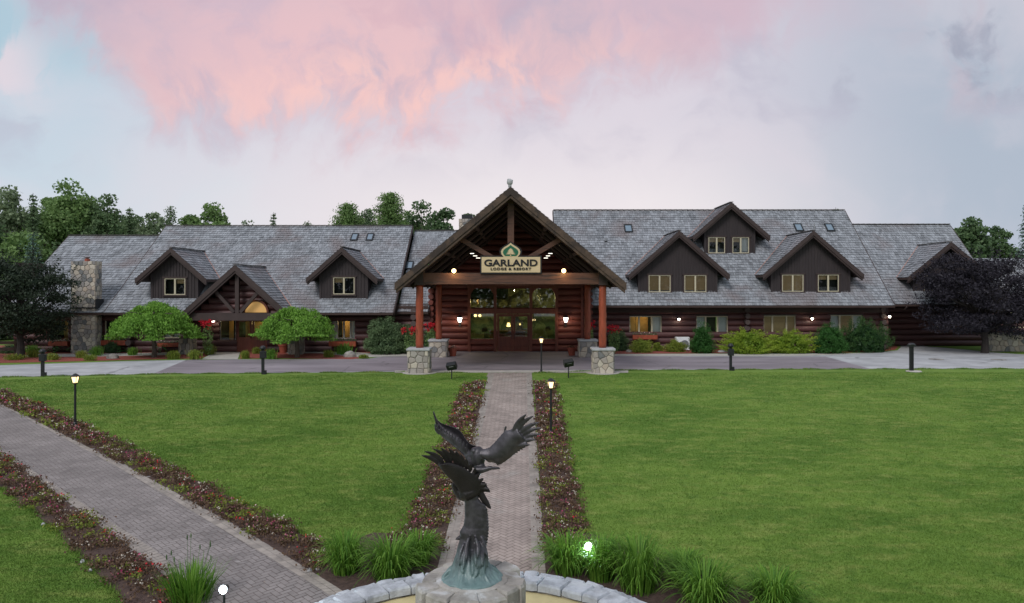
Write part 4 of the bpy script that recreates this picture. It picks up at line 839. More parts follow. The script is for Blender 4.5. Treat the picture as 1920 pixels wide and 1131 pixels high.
m = MB(); m.ball((g.x, g.y, g.z + 1.38), (.2, .14, .1), 12, 8); m.box(g.x - .2, g.x + .2, g.y - .1, g.y + .1, g.z + 1.28, g.z + 1.36); m.build('cap', M['black'], t, smooth=False)
m = MB(); m.lathe(g.x + .1, g.y, [(.4, g.z + .01), (.36, g.z + .05), (.2, g.z + .06)], 10, jit=.1); tag(m.build('stepping_stone', M['kerbc']), 'flat pale stone under the slatted black post', 'stone')
for px, py, yb, sgn, lb in ((847, 687, 711, -1, 'black floodlight on a stake left of the path'), (1066, 681, 709, 1, 'black floodlight on a stake right of the path')):
    g = gnd(px, yb); zc = ZZ(py, g.y); t = thing('floodlight', g, lb, 'floodlight', 'floodlights facing the lodge')
    m = MB(); m.tube([(g.x, g.y, g.z), (g.x, g.y, zc - .05)], .028, 8); m.build('stake', M['black'], t)
    m = MB(); m.box(-.23, .23, -.12, .14, -.14, .16); m.box(-.20, .20, .14, .17, -.11, .13, mat=0); m.box(-.1, .12, -.135, -.121, .06, .085, mat=1); o = m.build('head', [M['black'], M['metal']], t)
    o.matrix_parent_inverse = Matrix.Identity(4); o.location = (0, 0, zc - g.z); o.rotation_euler = (R(35), R(-10), R(12 * sgn)); bv = o.modifiers.new('b', 'BEVEL'); bv.width = .03; bv.segments = 2
FX0, FY0 = XX(885, 10.3), 10.3
def cold_spot(px, py, Y, label):
    q = at(px, py, Y); zg = float(gz(Y)); t = thing('garden_spotlight', (q.x, q.y, zg), label, 'spotlight', 'bright garden spotlights by the fountain')
    m = MB(); m.tube([(q.x, q.y + .05, zg), (q.x, q.y + .05, q.z - .1)], .02, 8); m.build('stake', M['black'], t)
    m = MB(); m.tube([(q.x, q.y + .16, q.z - .02), (q.x, q.y + .02, q.z)], [.042, .07], 14); m.build('housing', M['black'], t)
    m = MB(); m.ball((q.x, q.y, q.z), (.062, .04, .070), 14, 10); m.build('lens', M['cold'], t, smooth=True); o_ = plight('spot_glow', (q.x, q.y - .07, q.z), 60, (.7, .88, 1), t, .07); l_ = bpy.data.lights.new('spot_glow', 'SPOT'); l_.energy = 90; l_.color = (.7, .88, 1); l_.spot_size = R(110); l_.spot_blend = .6; l_.shadow_soft_size = .06; o_.data = l_; o_.rotation_euler = (Vector((FX0, FY0, .4)) - Vector((q.x, q.y, q.z))).to_track_quat('-Z', 'Y').to_euler()
cold_spot(1103, 1024, 14.2, 'glaring white spotlight in the grasses right of the central path'); cold_spot(418, 1106, 12.4, 'glaring white spotlight beside the grass clump on the left walk')
# ------------------------------------------------------------------ plants
L_ = {}
def LM(k, c1, c2, **kw):
    L_[k] = leafmat(k, c1, c2, **kw); return L_[k]
LM('bright_leaf', (.105, .245, .036), (.25, .47, .070)); LM('mid_leaf', (.120, .215, .070), (.250, .375, .130)); LM('deep_leaf', (.070, .130, .060), (.150, .235, .100))
LM('pale_leaf', (.14, .20, .11), (.28, .36, .20)); LM('spruce_needle', (0.066, 0.133, 0.104), (0.151, 0.237, 0.189), trans=.1); LM('pine_needle', (.090, .148, .075), (.175, .255, .120), trans=.15)
LM('purple_leaf', (.018, .016, .023), (.038, .034, .046), trans=.15); LM('brown_green_leaf', (.018, .032, .020), (.042, .060, .034), trans=.15); LM('olive_leaf', (0.095, 0.161, 0.076), (0.209, 0.302, 0.141))
LM('lime_leaf', (0.162, 0.270, 0.027), (0.351, 0.459, 0.047)); LM('yew_needle', (0.016, 0.054, 0.016), (0.054, 0.121, 0.027), trans=.1); LM('cedar_leaf', (0.027, 0.101, 0.020), (0.074, 0.203, 0.041)); LM('yellow_green_leaf', (0.162, 0.230, 0.034), (0.324, 0.378, 0.068))
LM('hosta_leaf', (0.041, 0.149, 0.041), (0.121, 0.311, 0.095)); LM('blade_leaf', (0.068, 0.189, 0.020), (0.216, 0.405, 0.054)); LM('bronze_leaf', (.105, .062, .040), (.165, .105, .062), trans=.15)
for k, c_ in (('white_petal', (.72, .66, .55)), ('pink_petal', (.52, .17, .24)), ('red_petal', (.68, .025, .045)), ('magenta_petal', (.46, .04, .16))): L_[k] = leafmat(k, c_, tuple(v * .75 for v in c_), trans=.2)
M['bark'] = mat('grey_brown_bark', (.10, .08, .065), (.07, .06, .05), .9, 6, .5, .6, 20, stretch=(3, 3, .6)); M['barkd'] = mat('dark_bark', (.04, .033, .03), (.03, .026, .024), .9, 6, .5, .5, 20)
def limb(mb, p, q, r0, r1, wob=.1, k=4):
    p = Vector(p); q = Vector(q); ln = (q - p).length
    pts = [p.lerp(q, i / k) + Vector((random.uniform(-1, 1), random.uniform(-1, 1), random.uniform(-.5, .5))) * wob * ln * (0 if i in (0, k) else 1) * .5 for i in range(k + 1)]
    mb.tube(pts, [r0 + (r1 - r0) * i / k for i in range(k + 1)], 6)
def broadleaf(px, pybase, Y, top, wpx, leaf, label, group='trees beyond the lodge', nclump=46, per=75, ls=.36, base=None, crown_low=.28, name='deciduous_tree', sparse=False, trunk='bark'):
    X = XX(px, Y); z0 = 0.0; zt = ZZ(top, Y); Hh = zt - z0; Rw = wpx / 2 * Y / F; t = thing(name, (X, Y, z0), label, 'tree', group)
    tr = MB(); tr.tube([(X + random.uniform(-.1, .1) * i, Y, z0 + Hh * .82 * i / 5) for i in range(6)], [Hh * .022 * (1 - .16 * i) for i in range(6)], 7)
    cr = MB(); zc = z0 + Hh * (crown_low + 1) / 2; hz = Hh * (1 - crown_low) / 2
    nclump = int(nclump * 1.35)
    for i in range(nclump):
        u = RNG.normal(size=3); u /= np.linalg.norm(u); rr = random.uniform(.45, 1.0) ** .6; low = 1 if u[2] > -.3 else .8
        c_ = np.array([X + u[0] * Rw * rr * low * .86, Y + u[1] * Rw * rr * .86, zc + u[2] * hz * rr * .90])
        if i == 0: c_ = np.array([X, Y, zt - .5])
        rad = max(.7, Rw * random.uniform(.28, .48)); k = int(per * 2.6 * random.uniform(.6, 1.3)); q = RNG.normal(size=(k, 3)); q /= np.linalg.norm(q, axis=1, keepdims=True); q *= (RNG.uniform(0, 1, k) ** .45)[:, None] * rad * np.array([1.1, 1.1, .75])
        cr.leaves(c_ + q, ls, tint=RNG.uniform(0, 1, k) * .6 + random.uniform(0, .4), aspect=.7)
        limb(tr, (X, Y, z0 + Hh * random.uniform(.25, .7)), c_, Hh * .006, .02, .12, 3)
    tr.build('trunk', M[trunk], t); cr.build('crown', L_[leaf], t); return t
def conifer(px, Y, top, wpx, leaf, label, group='trees beyond the lodge', ls=.30, low=.12, name='spruce_tree', dens=1.0, droop=.25, loose=0):
    X = XX(px, Y); zt = ZZ(top, Y); Rw = wpx / 2 * Y / F; t = thing(name, (X, Y, 0), label, 'tree', group)
    tr = MB(); tr.tube([(X, Y, 0), (X, Y, zt * .6), (X, Y, zt)], [zt * .018, zt * .010, .02], 7); cr = MB(); tiers = int(zt * 2.6); cs_ = []; dv = []; tt = []
    for i in range(tiers):
        f = i / tiers; z0 = zt * (low + (1 - low) * f); r = Rw * (1 - f) ** (.85 if not loose else .45) * random.uniform(.75, 1.1) + .12
        nb = max(4, int((5 + 5 * (1 - f)) * dens)); a0 = random.uniform(0, 6.28)
        for j in range(nb):
            a = a0 + 6.283 * j / nb + random.uniform(-.3, .3); rr = r * random.uniform(.6, 1.12); dx, dy = math.cos(a), math.sin(a); dz = -droop * rr + (.25 * rr if loose else 0)
            tr.tube([(X, Y, z0), (X + dx * rr * .9, Y + dy * rr * .9, z0 + dz * .9)], [.035, .01], 4, cap=False)
            k = max(8, int(44 * rr * dens)); s_ = RNG.uniform(.12, 1, k); b = random.uniform(0, .45)
            P = np.stack([X + dx * rr * s_, Y + dy * rr * s_, z0 + dz * s_], 1) + RNG.normal(size=(k, 3)) * np.array([.13, .13, .07]) * (1 + .12 * rr) * (1.6 if loose else 1)
            cs_.append(P); dv.append(np.tile([dx, dy, -.35], (k, 1)) if not loose else RNG.normal(size=(k, 3)) + [0, 0, .6]); tt.append(RNG.uniform(0, .6, k) + b)
    cr.leaves(np.concatenate(cs_), ls, tint=np.concatenate(tt), aspect=.42, dirv=np.concatenate(dv), spread=.45)
    tr.build('trunk', M['barkd'], t); cr.build('crown', L_[leaf], t); return t
random.seed(11)
def far_wood():                                        # the wood across the road, seen only as reflections in the windows
    m = MB(); k = 26000; X = RNG.uniform(-90, 90, k); hh = 11 + 3 * np.sin(X * .35) + 2 * np.sin(X * .9 + 1); Z = RNG.uniform(0, 1, k) ** .8 * hh; Y = -42 - RNG.uniform(0, 9, k) - 3 * np.sin(X * .5); m.leaves(np.stack([X, Y, Z], 1), 1.0, aspect=.8)
    for xx in range(-88, 90, 6): m.tube([(xx, -46, -1.9), (xx, -46, 9)], [.25, .1], 6, mat=1)
    o = m.build('wood', [L_['deep_leaf'], M['barkd']]); o['kind'] = 'stuff'; tag(o, 'dark wood across the lawn behind the viewer, mirrored in the windows', 'wood')
far_wood()
BL = broadleaf
BL(18, 0, 76, 352, 86, 'pale_leaf', 'tall pale thin-leaved tree at the far left edge', nclump=34, per=45, crown_low=.35)
conifer(62, 74, 362, 62, 'pine_needle', 'tall dark conifer between the pale tree and the big round green tree'); conifer(62, 64, 432, 92, 'spruce_needle', 'short blue grey spruce in front of the far left trees', low=.02, ls=.2)
BL(128, 0, 80, 344, 112, 'mid_leaf', 'tallest broad green tree left of the lodge roof', nclump=70, per=85, crown_low=.2)
BL(172, 0, 84, 375, 70, 'pale_leaf', 'pale round-topped tree behind the tallest broad green tree', nclump=34, per=55); BL(205, 0, 80, 366, 84, 'olive_leaf', 'mixed olive tree with bare twigs above the left roof', nclump=44, per=60)
conifer(243, 74, 388, 66, 'pine_needle', 'dark conical spruce above the left roof ridge'); conifer(215, 72, 396, 60, 'deep_leaf', 'low dark spruce left of the conical spruce')
BL(287, 0, 82, 398, 84, 'pale_leaf', 'thin pale tree with yellow green leaves above the left roof', nclump=24, per=45); conifer(319, 84, 386, 44, 'pine_needle', 'ragged pine standing above the step in the left roof', loose=1, name='pine_tree', dens=.8)
BL(398, 0, 84, 383, 92, 'mid_leaf', 'round green tree behind the left ridge', nclump=44, per=70); BL(464, 0, 90, 411, 30, 'olive_leaf', 'tiny sparse treetop over the left ridge', nclump=8, per=18); conifer(513, 88, 398, 28, 'pine_needle', 'small pointed spruce tip over the left ridge')
conifer(578, 90, 414, 26, 'olive_leaf', 'barely visible treetop over the middle of the left ridge', loose=1, name='pine_tree', dens=.6)
BL(-60, 0, 72, 400, 150, 'deep_leaf', 'dark tree leaning in from beyond the left edge', nclump=60); BL(30, 0, 68, 440, 130, 'mid_leaf', 'low green tree filling the far left behind the dark tree', nclump=60, crown_low=.05); BL(-10, 0, 62, 520, 120, 'deep_leaf', 'low dark thicket tree at the far left', nclump=50, crown_low=.0); conifer(105, 66, 448, 60, 'deep_leaf', 'dark conifer tucked behind the left roof end', low=.02)
for px_, tp_, w_, lf_, lb_ in ((92, 372, 90, 'mid_leaf', 'green tree filling in just left of the tallest broad tree'), (160, 392, 90, 'mid_leaf', 'lower green tree between the tallest tree and the olive tree'), (255, 404, 80, 'olive_leaf', 'low olive tree behind the conical spruce'), (30, 396, 100, 'deep_leaf', 'dark mid-height tree behind the blue grey spruce'), (358, 404, 70, 'mid_leaf', 'low green tree left of the round tree'), (765, 398, 80, 'mid_leaf', 'low green tree behind the wide soft pines'), (675, 404, 90, 'olive_leaf', 'low olive tree under the two soft green pines'), (1800, 428, 50, 'mid_leaf', 'low green tree right behind the right roof end')): BL(px_, 0, 87, tp_, w_, lf_, lb_, nclump=40, per=70, crown_low=.35)
P1 = dict(name='pine_tree', loose=1, droop=-.12, ls=.26)
conifer(652, 80, 382, 116, 'mid_leaf', 'wide soft green pine left of the entrance gable', dens=1.5, **P1); conifer(692, 86, 392, 76, 'pine_needle', 'narrow dark pine between two wide green pines', **P1); conifer(731, 78, 361, 112, 'mid_leaf', 'tallest soft green pine left of the entrance gable', dens=1.5, **P1)
BL(790, 0, 84, 380, 100, 'deep_leaf', 'dark open crowned tree left of the entrance gable', nclump=30, per=55); BL(838, 0, 84, 392, 66, 'deep_leaf', 'dark ragged tree next to the small brick chimney', nclump=22, per=50); BL(880, 0, 90, 400, 50, 'olive_leaf', 'low treetop touching the entrance rake', nclump=16, per=40)
BL(1822, 0, 76, 410, 84, 'deep_leaf', 'dark bushy tree beyond the right roof end', nclump=44, per=70); BL(1866, 0, 78, 424, 66, 'deep_leaf', 'small dark tree between the bushy tree and the tall spruce', nclump=30, per=60); BL(1895, 0, 84, 470, 90, 'mid_leaf', 'low green tree behind the far right building', nclump=36)
conifer(1926, 66, 376, 66, 'spruce_needle', 'tall spruce cut by the right edge of the photo', ls=.2); conifer(1567, 88, 389, 12, 'pine_needle', 'tiny spruce tip over the right ridge'); BL(2010, 0, 80, 420, 120, 'deep_leaf', 'dark tree beyond the right edge', nclump=40)
# weeping umbrella trees: layered hanging foliage on a clear stem
def umbrella(px, pybase, wpx, top, bottom, label):
    g = gnd(px, pybase); s_ = F / g.y; Rw = wpx / 2 / s_; zt = ZZ(top, g.y); zb_ = ZZ(bottom, g.y); X, Y = g.x, g.y; t = thing('umbrella_tree', g, label, 'tree', 'weeping umbrella trees')
    tr = MB(); tr.tube([(X, Y, g.z - .02), (X + .02, Y, .5), (X - .03, Y, 1.2), (X, Y, zt - .9)], [.17, .13, .12, .11], 9); cr = MB()
    for i in range(11): a = 6.28 * i / 11; limb(tr, (X, Y, zt - 1.2 + random.uniform(-.2, .2)), (X + math.cos(a) * Rw * .75, Y + math.sin(a) * Rw * .75, zt - .75 + random.uniform(-.2, .2)), .06, .02, .15)
    for i in range(210):
        a = random.uniform(0, 6.283); rr = math.sqrt(random.uniform(0.0, 1.0)); bump = 1 + .07 * math.sin(3 * a + px) + .07 * math.sin(7 * a)
        cx_ = X + math.cos(a) * Rw * rr * bump * .9; cy_ = Y + math.sin(a) * Rw * rr * bump * .9; ztop = zt - .02 - (zt - zb_) * .60 * rr ** 2.2 * (1 + .25 * math.sin(5 * a + px)) - random.uniform(0, .38)
        if random.random() < .35: ztop -= random.uniform(.2, .55) * rr
        h = (.45 + .35 * rr ** 3) * random.uniform(.7, 1.2); k = 150; q = RNG.normal(size=(k, 3)) * [.19, .19, 0]; dz_ = RNG.uniform(0, 1, k)
        P = np.stack([cx_ + q[:, 0] * (1 + .2 * dz_), cy_ + q[:, 1] * (1 + .2 * dz_), np.maximum(ztop - dz_ * h - (q[:, 0] ** 2 + q[:, 1] ** 2) * 2.2, zb_ + .25 * math.sin(4 * a + px * .1) * rr + .35 * (1 - rr))], 1)
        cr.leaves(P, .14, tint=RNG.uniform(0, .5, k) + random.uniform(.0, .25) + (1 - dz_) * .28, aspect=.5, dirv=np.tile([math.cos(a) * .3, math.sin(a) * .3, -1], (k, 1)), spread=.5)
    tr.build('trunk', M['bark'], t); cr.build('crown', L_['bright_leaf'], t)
umbrella(289, 670.5, 150, 562, 628, 'left one of the two bright green weeping umbrella trees, below the narrow dormer'); umbrella(557, 670.5, 142, 572, 632, 'right one of the two bright green weeping umbrella trees, beside the side porch')
def bigdark(px, pybase, Y, wpx, top, bottom, leaf, label, name, n_=150, spiky=False):
    X = XX(px, Y); zt = ZZ(top, Y); zb_ = ZZ(bottom, Y); Rw = wpx / 2 * Y / F; t = thing(name, (X, Y, 0), label, 'tree'); tr = MB()
    tr.tube([(X, Y, -.02), (X + .05, Y, .8), (X - .05, Y, 1.6), (X, Y, zt * .7)], [.26, .2, .18, .08], 9); cr = MB(); zc = (zt + zb_) / 2; hz = (zt - zb_) / 2
    for i in range(n_):
        u = RNG.normal(size=3); u /= np.linalg.norm(u); rr = random.uniform(.3, 1.0) ** .5; e = 1 + .15 * math.sin(4 * math.atan2(u[2], u[0]) + px)
        c_ = np.array([X + u[0] * Rw * rr * e, Y + u[1] * Rw * .8 * rr, zc + u[2] * hz * rr * e]); rad = random.uniform(.45, .8); k = 130; q = RNG.normal(size=(k, 3)); q /= np.linalg.norm(q, axis=1, keepdims=True); q *= (RNG.uniform(0, 1, k) ** .5)[:, None] * rad * np.array([1.2, 1.1, .55])
        cr.leaves(c_ + q, .17, tint=RNG.uniform(0, .6, k) + random.uniform(0, .4), aspect=.5)
        if i % 2 == 0: limb(tr, (X, Y, random.uniform(1.2, zt * .55)), c_, .06, .012, .12)
    for i in range(120):                               # loose twigs past the outline
        a = random.uniform(-.3, 3.5); e = random.uniform(.95, 1.18); c_ = np.array([X + math.cos(a) * Rw * e, Y + random.uniform(-1, 1), zc + math.sin(a) * hz * e]); k = 14; dr = np.array([math.cos(a), 0, math.sin(a) + .2]); s_ = RNG.uniform(-.5, .3, k)[:, None]
        cr.leaves(c_ + dr * s_ + RNG.normal(size=(k, 3)) * .06, .14, aspect=.5)
    tr.build('trunk', M['barkd'], t); cr.build('crown', L_[leaf], t)
bigdark(38, 650, 45.5, 196, 484, 640, 'brown_green_leaf', 'dark brownish spreading tree in front of the left end of the lodge', 'dark_shrub_tree', 190); bigdark(1846, 655, 49.3, 240, 477, 638, 'purple_leaf', 'dark purple leaved tree in front of the right end of the lodge', 'purple_tree', 290)
# shrubs and bed plants
def shrub(px, pyb, wpx, hpx, style, label, cat='shrub', group=None, name='shrub', Yd=0):
    g = gnd(px, pyb); g.y += Yd; w = wpx * g.y / F / 2; lim = (49.75 if px < 1000 else 51.7) - .75 * w; Y = min(g.y + w * .5, lim); w = wpx * Y / F / 2; X = XX(px, Y); h = ZZ(pyb - hpx, Y); s_ = F / Y; g = Vector((X, Y, 0.0)); t = thing(name, (X, Y, g.z), label, cat, group); m = MB()
    lf = {'round': 'yellow_green_leaf', 'lime': 'lime_leaf', 'cedar': 'cedar_leaf', 'yew': 'yew_needle', 'olive': 'olive_leaf', 'tuft': 'yellow_green_leaf', 'green': 'bright_leaf', 'hosta': 'hosta_leaf', 'dark': 'deep_leaf'}[style]
    if style == 'hosta' :
        for i in range(70):
            a = random.uniform(0, 6.28); r = w * math.sqrt(random.random()); ln = .16; p = np.array([X + r * math.cos(a), Y + r * math.sin(a) * .7, g.z + h * (1 - .6 * (r / w) ** 2) * random.uniform(.4, 1)]); o = np.array([math.cos(a), math.sin(a), -.3 + random.uniform(-.2, .5)]) * ln; sd = np.array([-math.sin(a), math.cos(a), 0]) * ln * .42
            m.add([p - o * .5, p + sd, p + o * .2 + sd * .8, p + o * .8, p + o * .2 - sd * .8, p - sd], [[0, 1, 2, 3, 4, 5]], random.random())
        m.tube([(X, Y, g.z), (X, Y, g.z + h * .5)], .03, 5, .2)
    elif style in ('tuft', 'green') and hpx < 30:
        k = int(260 * max(.6, w)); a = RNG.uniform(0, 6.28, k); ln = RNG.uniform(.5, 1, k); lean = RNG.uniform(.1, 1.0, k); bx = RNG.normal(size=(k, 2)) * w * .32
        for i in range(k): blade(m, (X + bx[i, 0], Y + bx[i, 1] * .7, g.z), a[i], h * ln[i] * 1.05, lean[i] * w * .7, .018, random.random())
        kk = 260; q = RNG.normal(size=(kk, 3)); q /= np.linalg.norm(q, axis=1, keepdims=True); q *= (RNG.uniform(.6, 1, kk))[:, None]; m.leaves(np.array([X, Y, g.z + h * .45]) + q * [w * .92, w * .8, h * .5], .09, aspect=.35, dirv=np.tile([0, 0, 1.], (kk, 1)), spread=.6)
    else:
        A = w * h; nc = int(26 + A * 34); st = {'round': .85, 'cedar': .9, 'yew': .85, 'lime': .8, 'olive': .95, 'dark': .9}.get(style, .9)
        for i in range(nc):
            u = RNG.normal(size=3); u[2] = abs(u[2]) * 1.0 - .12; u /= np.linalg.norm(u); rr = random.uniform(.62, .97); p = np.array([X + u[0] * w * rr, Y + u[1] * w * .75 * rr, g.z + h * (.12 + .84 * (u[2] * .5 + .5 if 0 else max(0, u[2]) * rr))]); k = 80
            if style == 'cedar': p[0] = X + (p[0] - X) * (1 - .35 * ((p[2] - g.z) / h) ** 2)
            rad = min(.30, w * .35) * random.uniform(.7, 1.2)
            if style in ('lime',):                       # feathery drooping sprays
                d_ = np.array([u[0] + .1, u[1] * .6, .25 + .3 * random.random()]); s2 = RNG.uniform(-.5, .55, k)[:, None]; P = p + d_ * s2 + RNG.normal(size=(k, 3)) * [.09, .09, .035] - np.array([0, 0, .25]) * s2 ** 2; m.leaves(P, .10, tint=.15 + .5 * RNG.uniform(0, 1, k) + (s2[:, 0] > .1) * .3, aspect=.35, dirv=np.tile(d_, (k, 1)), spread=.4)
            elif style == 'yew': s2 = RNG.uniform(-.3, .45, k)[:, None]; d_ = np.array([u[0] * .35, u[1] * .3, .8]); P = p + d_ * s2 + RNG.normal(size=(k, 3)) * [.07, .07, .05]; m.leaves(P, .10, tint=RNG.uniform(0, .5, k) + (s2[:, 0] > .15) * .5, aspect=.3, dirv=np.tile(d_, (k, 1)), spread=.5)
            else:
                q = RNG.normal(size=(k, 3)); q /= np.linalg.norm(q, axis=1, keepdims=True); q *= (RNG.uniform(0, 1, k) ** .5)[:, None] * rad; dv = np.tile([u[0] * .4, u[1] * .4, -.6 if style == 'cedar' else .5], (k, 1)); m.leaves(p + q * [1, 1, .8], .085 if style != 'olive' else .12, tint=RNG.uniform(0, .6, k) + random.uniform(0, .4), aspect=.4, dirv=dv, spread=.7)
        kk = int(500 * A + 150); q = RNG.normal(size=(kk, 3)); q /= np.linalg.norm(q, axis=1, keepdims=True); q[:, 2] = abs(q[:, 2]); m.leaves(np.array([X, Y, g.z + .03]) + q * [w * .66, w * .5, h * .72], .22, tint=RNG.uniform(0, .2, kk), aspect=.7)
    m.build('foliage', L_[lf], t); st_ = MB()
    for i in range(5): st_.tube([(X + random.uniform(-.05, .05), Y, g.z - .02), (X + random.uniform(-.6, .6) * w, Y + random.uniform(-.3, .3) * w, g.z + h * .6)], [.03, .008], 5)
    st_.build('stem', M['barkd'], t); return t
def blade(m, p, a, h, out, w, tint, sag=.35, seg=4):
    dx, dy = math.cos(a), math.sin(a); sx, sy = -dy * w, dx * w; vs = []
    for i in range(seg + 1):
        s_ = i / seg; r = out * s_ ** 1.3; zz = p[2] + h * (s_ * (1 + sag) - sag * 1.0 * s_ ** 2.6 * (1 + out / (h + .01) * .4)); ww = (1 - s_) ** .6 * (.6 + .4 * min(1, s_ * 4)) + .04
        for q in (-1, 1): vs.append((p[0] + dx * r + sx * q * ww, p[1] + dy * r + sy * q * ww, zz))
    m.add(vs, np.array([[2 * i, 2 * i + 1, 2 * i + 3, 2 * i + 2] for i in range(seg)]), tint)
random.seed(23)
GL, GR_ = 'low plants in the left mulch bed', 'shrubs in the right mulch bed'
for (px, pyb, w, h, stl, lb) in (
  (28, 676, 46, 14, 'tuft', 'flat yellow green tuft left of the first black post'), (62, 671, 26, 17, 'tuft', 'yellow tipped clump just left of the first black post'), (98, 676, 30, 15, 'tuft', 'yellow green tuft just right of the first black post'),
  (102, 661, 34, 15, 'hosta', 'broad leaved hosta right of the first black post'), (140, 660, 32, 15, 'hosta', 'broad leaved hosta at the foot of the stone chimney'), (219, 660, 38, 13, 'hosta', 'wide low hosta under the red flower box'), (20, 662, 44, 16, 'dark', 'dark low bush at the far left wall'), (60, 660, 38, 14, 'green', 'green clump at the far left wall'),
  (153, 672, 26, 16, 'tuft', 'yellow clump in front of the chimney'), (168, 677, 30, 13, 'tuft', 'flat yellow mound in front of the chimney'), (180, 668, 30, 21, 'green', 'taller fresh green clump right of the chimney'), (248, 667, 22, 17, 'green', 'small green clump right of the rock'),
  (325, 674, 28, 18, 'tuft', 'small yellow green tuft right of the left umbrella tree'), (365, 675, 30, 21, 'tuft', 'round tuft at the left corner of the side walk'), (393, 666, 30, 22, 'tuft', 'round tuft behind the left corner of the side walk'),
  (459, 673, 20, 17, 'tuft', 'yellow tuft at the right corner of the side walk'), (481, 664, 22, 14, 'tuft', 'yellow green tuft behind the second black post'), (508, 674, 26, 22, 'green', 'green clump right of the second black post'), (616, 671, 24, 16, 'tuft', 'yellow green tuft under the warm lit window'), (645, 666, 40, 24, 'green', 'large green clump under the warm lit window'), (681, 673, 20, 9, 'tuft', 'tiny flat tuft right of the grey boulder'),
  (210, 651, 30, 12, 'dark', 'dark filler bush below the dark window'), (300, 651, 40, 10, 'hosta', 'low hosta behind the left umbrella tree')):
    shrub(px, pyb, w, h, stl, lb, 'plant' if stl in ('hosta', 'tuft') else 'shrub', GL, 'hosta' if stl == 'hosta' else 'low_shrub')
for (px, pyb, w, h, stl, lb) in (
  (1203, 662, 44, 29, 'round', 'largest of the three small round yellow green shrubs'), (1233, 659, 20, 17, 'round', 'smallest of the three small round yellow green shrubs'), (1267, 661, 40, 24, 'round', 'round yellow green shrub in front of the white air unit'),
  (1316, 663, 50, 62, 'cedar', 'tall rounded green bush right of the white air unit'), (1402, 665, 104, 52, 'lime', 'left spreading lime green juniper, behind the black post'), (1482, 664, 100, 47, 'lime', 'right spreading lime green juniper'),
  (1553, 664, 68, 66, 'cedar', 'rounded green cedar right of the junipers'), (1620, 661, 104, 64, 'yew', 'wide dark green yew at the right end of the bed')):
    shrub(px, pyb, w, h, stl, lb, 'shrub', GR_, 'shrub')
shrub(724, 655, 84, 70, 'olive', 'large grey green bush left of the entrance columns', 'shrub'); shrub(762, 655, 44, 52, 'olive', 'smaller grey green bush touching the left front column', 'shrub', Yd=1)
shrub(806, 653, 34, 44, 'dark', 'dark bush behind the left entrance piers', 'shrub', Yd=.5); shrub(1160, 655, 40, 40, 'dark', 'dark bush behind the right entrance column', 'shrub', Yd=1)
def flower_stand(px, pyb, wpx, top, lb, name='rose_bush'):
    g = gnd(px, pyb); g.y = min(g.y, 47.4 if px < 1000 else 48.6); g.x = XX(px, g.y); g.z = 0; s_ = F / g.y; w = wpx / s_ / 2; h = ZZ(top, g.y); t = thing(name, g, lb, 'flowers', 'red flowering bushes'); m = MB(); k = 520
    q = RNG.normal(size=(k, 3)); q /= np.linalg.norm(q, axis=1, keepdims=True); q *= (RNG.uniform(.3, 1, k) ** .5)[:, None]; m.leaves(np.array([g.x, g.y, h * .48]) + q * [w * .8, w * .6, h * .46], .11); m.build('foliage', L_['mid_leaf'], t)
    f = MB()
    for i in range(22):
        a = random.uniform(0, 6.28); r = math.sqrt(random.random()); p = np.array([g.x + math.cos(a) * w * r, g.y - .1 + math.sin(a) * w * .5 * r, h * random.uniform(.76, 1.0)]); f.leaves(p + RNG.normal(size=(14, 3)) * .045, .085, aspect=.9)
    f.build('blossom', L_['red_petal'], t)
flower_stand(771, 659, 34, 613, 'red flowering bush left of the left front column'); flower_stand(808, 655, 26, 606, 'red flowering bush between the two left columns'); flower_stand(1151, 655, 30, 612, 'red flowering bush right of the right front column'); flower_stand(1106, 652, 18, 602, 'red flowering bush behind the right rear column'); flower_stand(390, 656, 26, 601, 'red flowering standard beside the side porch door')
# flower pots and window boxes
def pot(px, pyb, lb, r=.27, h=.52, flower='white_petal'):
    g = gnd(px, pyb); t = thing('flower_pot', g, lb, 'flower pot', 'terracotta pots by the doors'); m = MB(); m.lathe(g.x, g.y, [(r * .7, 0.01), (r * .95, h * .78), (r * 1.12, h * .79), (r * 1.12, h), (r * .95, h), (r * .9, h - .06)], 18); m.build('pot', M['terracotta'], t, smooth=False)
    f = MB(); f.leaves(np.array([g.x, g.y, h + .04]) + RNG.normal(size=(90, 3)) * [r * .5, r * .5, .05], .08, mat=0); f.leaves(np.array([g.x, g.y - .1, h + .11]) + RNG.normal(size=(16, 3)) * [r * .4, r * .3, .03], .07, aspect=.9, mat=1); f.build('flowers', [L_['bronze_leaf'], L_[flower]], t)
pot(849, 668, 'terracotta pot of flowers left of the main doors'); pot(1072, 667, 'terracotta pot of dark plants right of the main doors', flower='bronze_leaf'); pot(531, 662, 'terracotta pot of flowers right of the side porch', .3, .6)
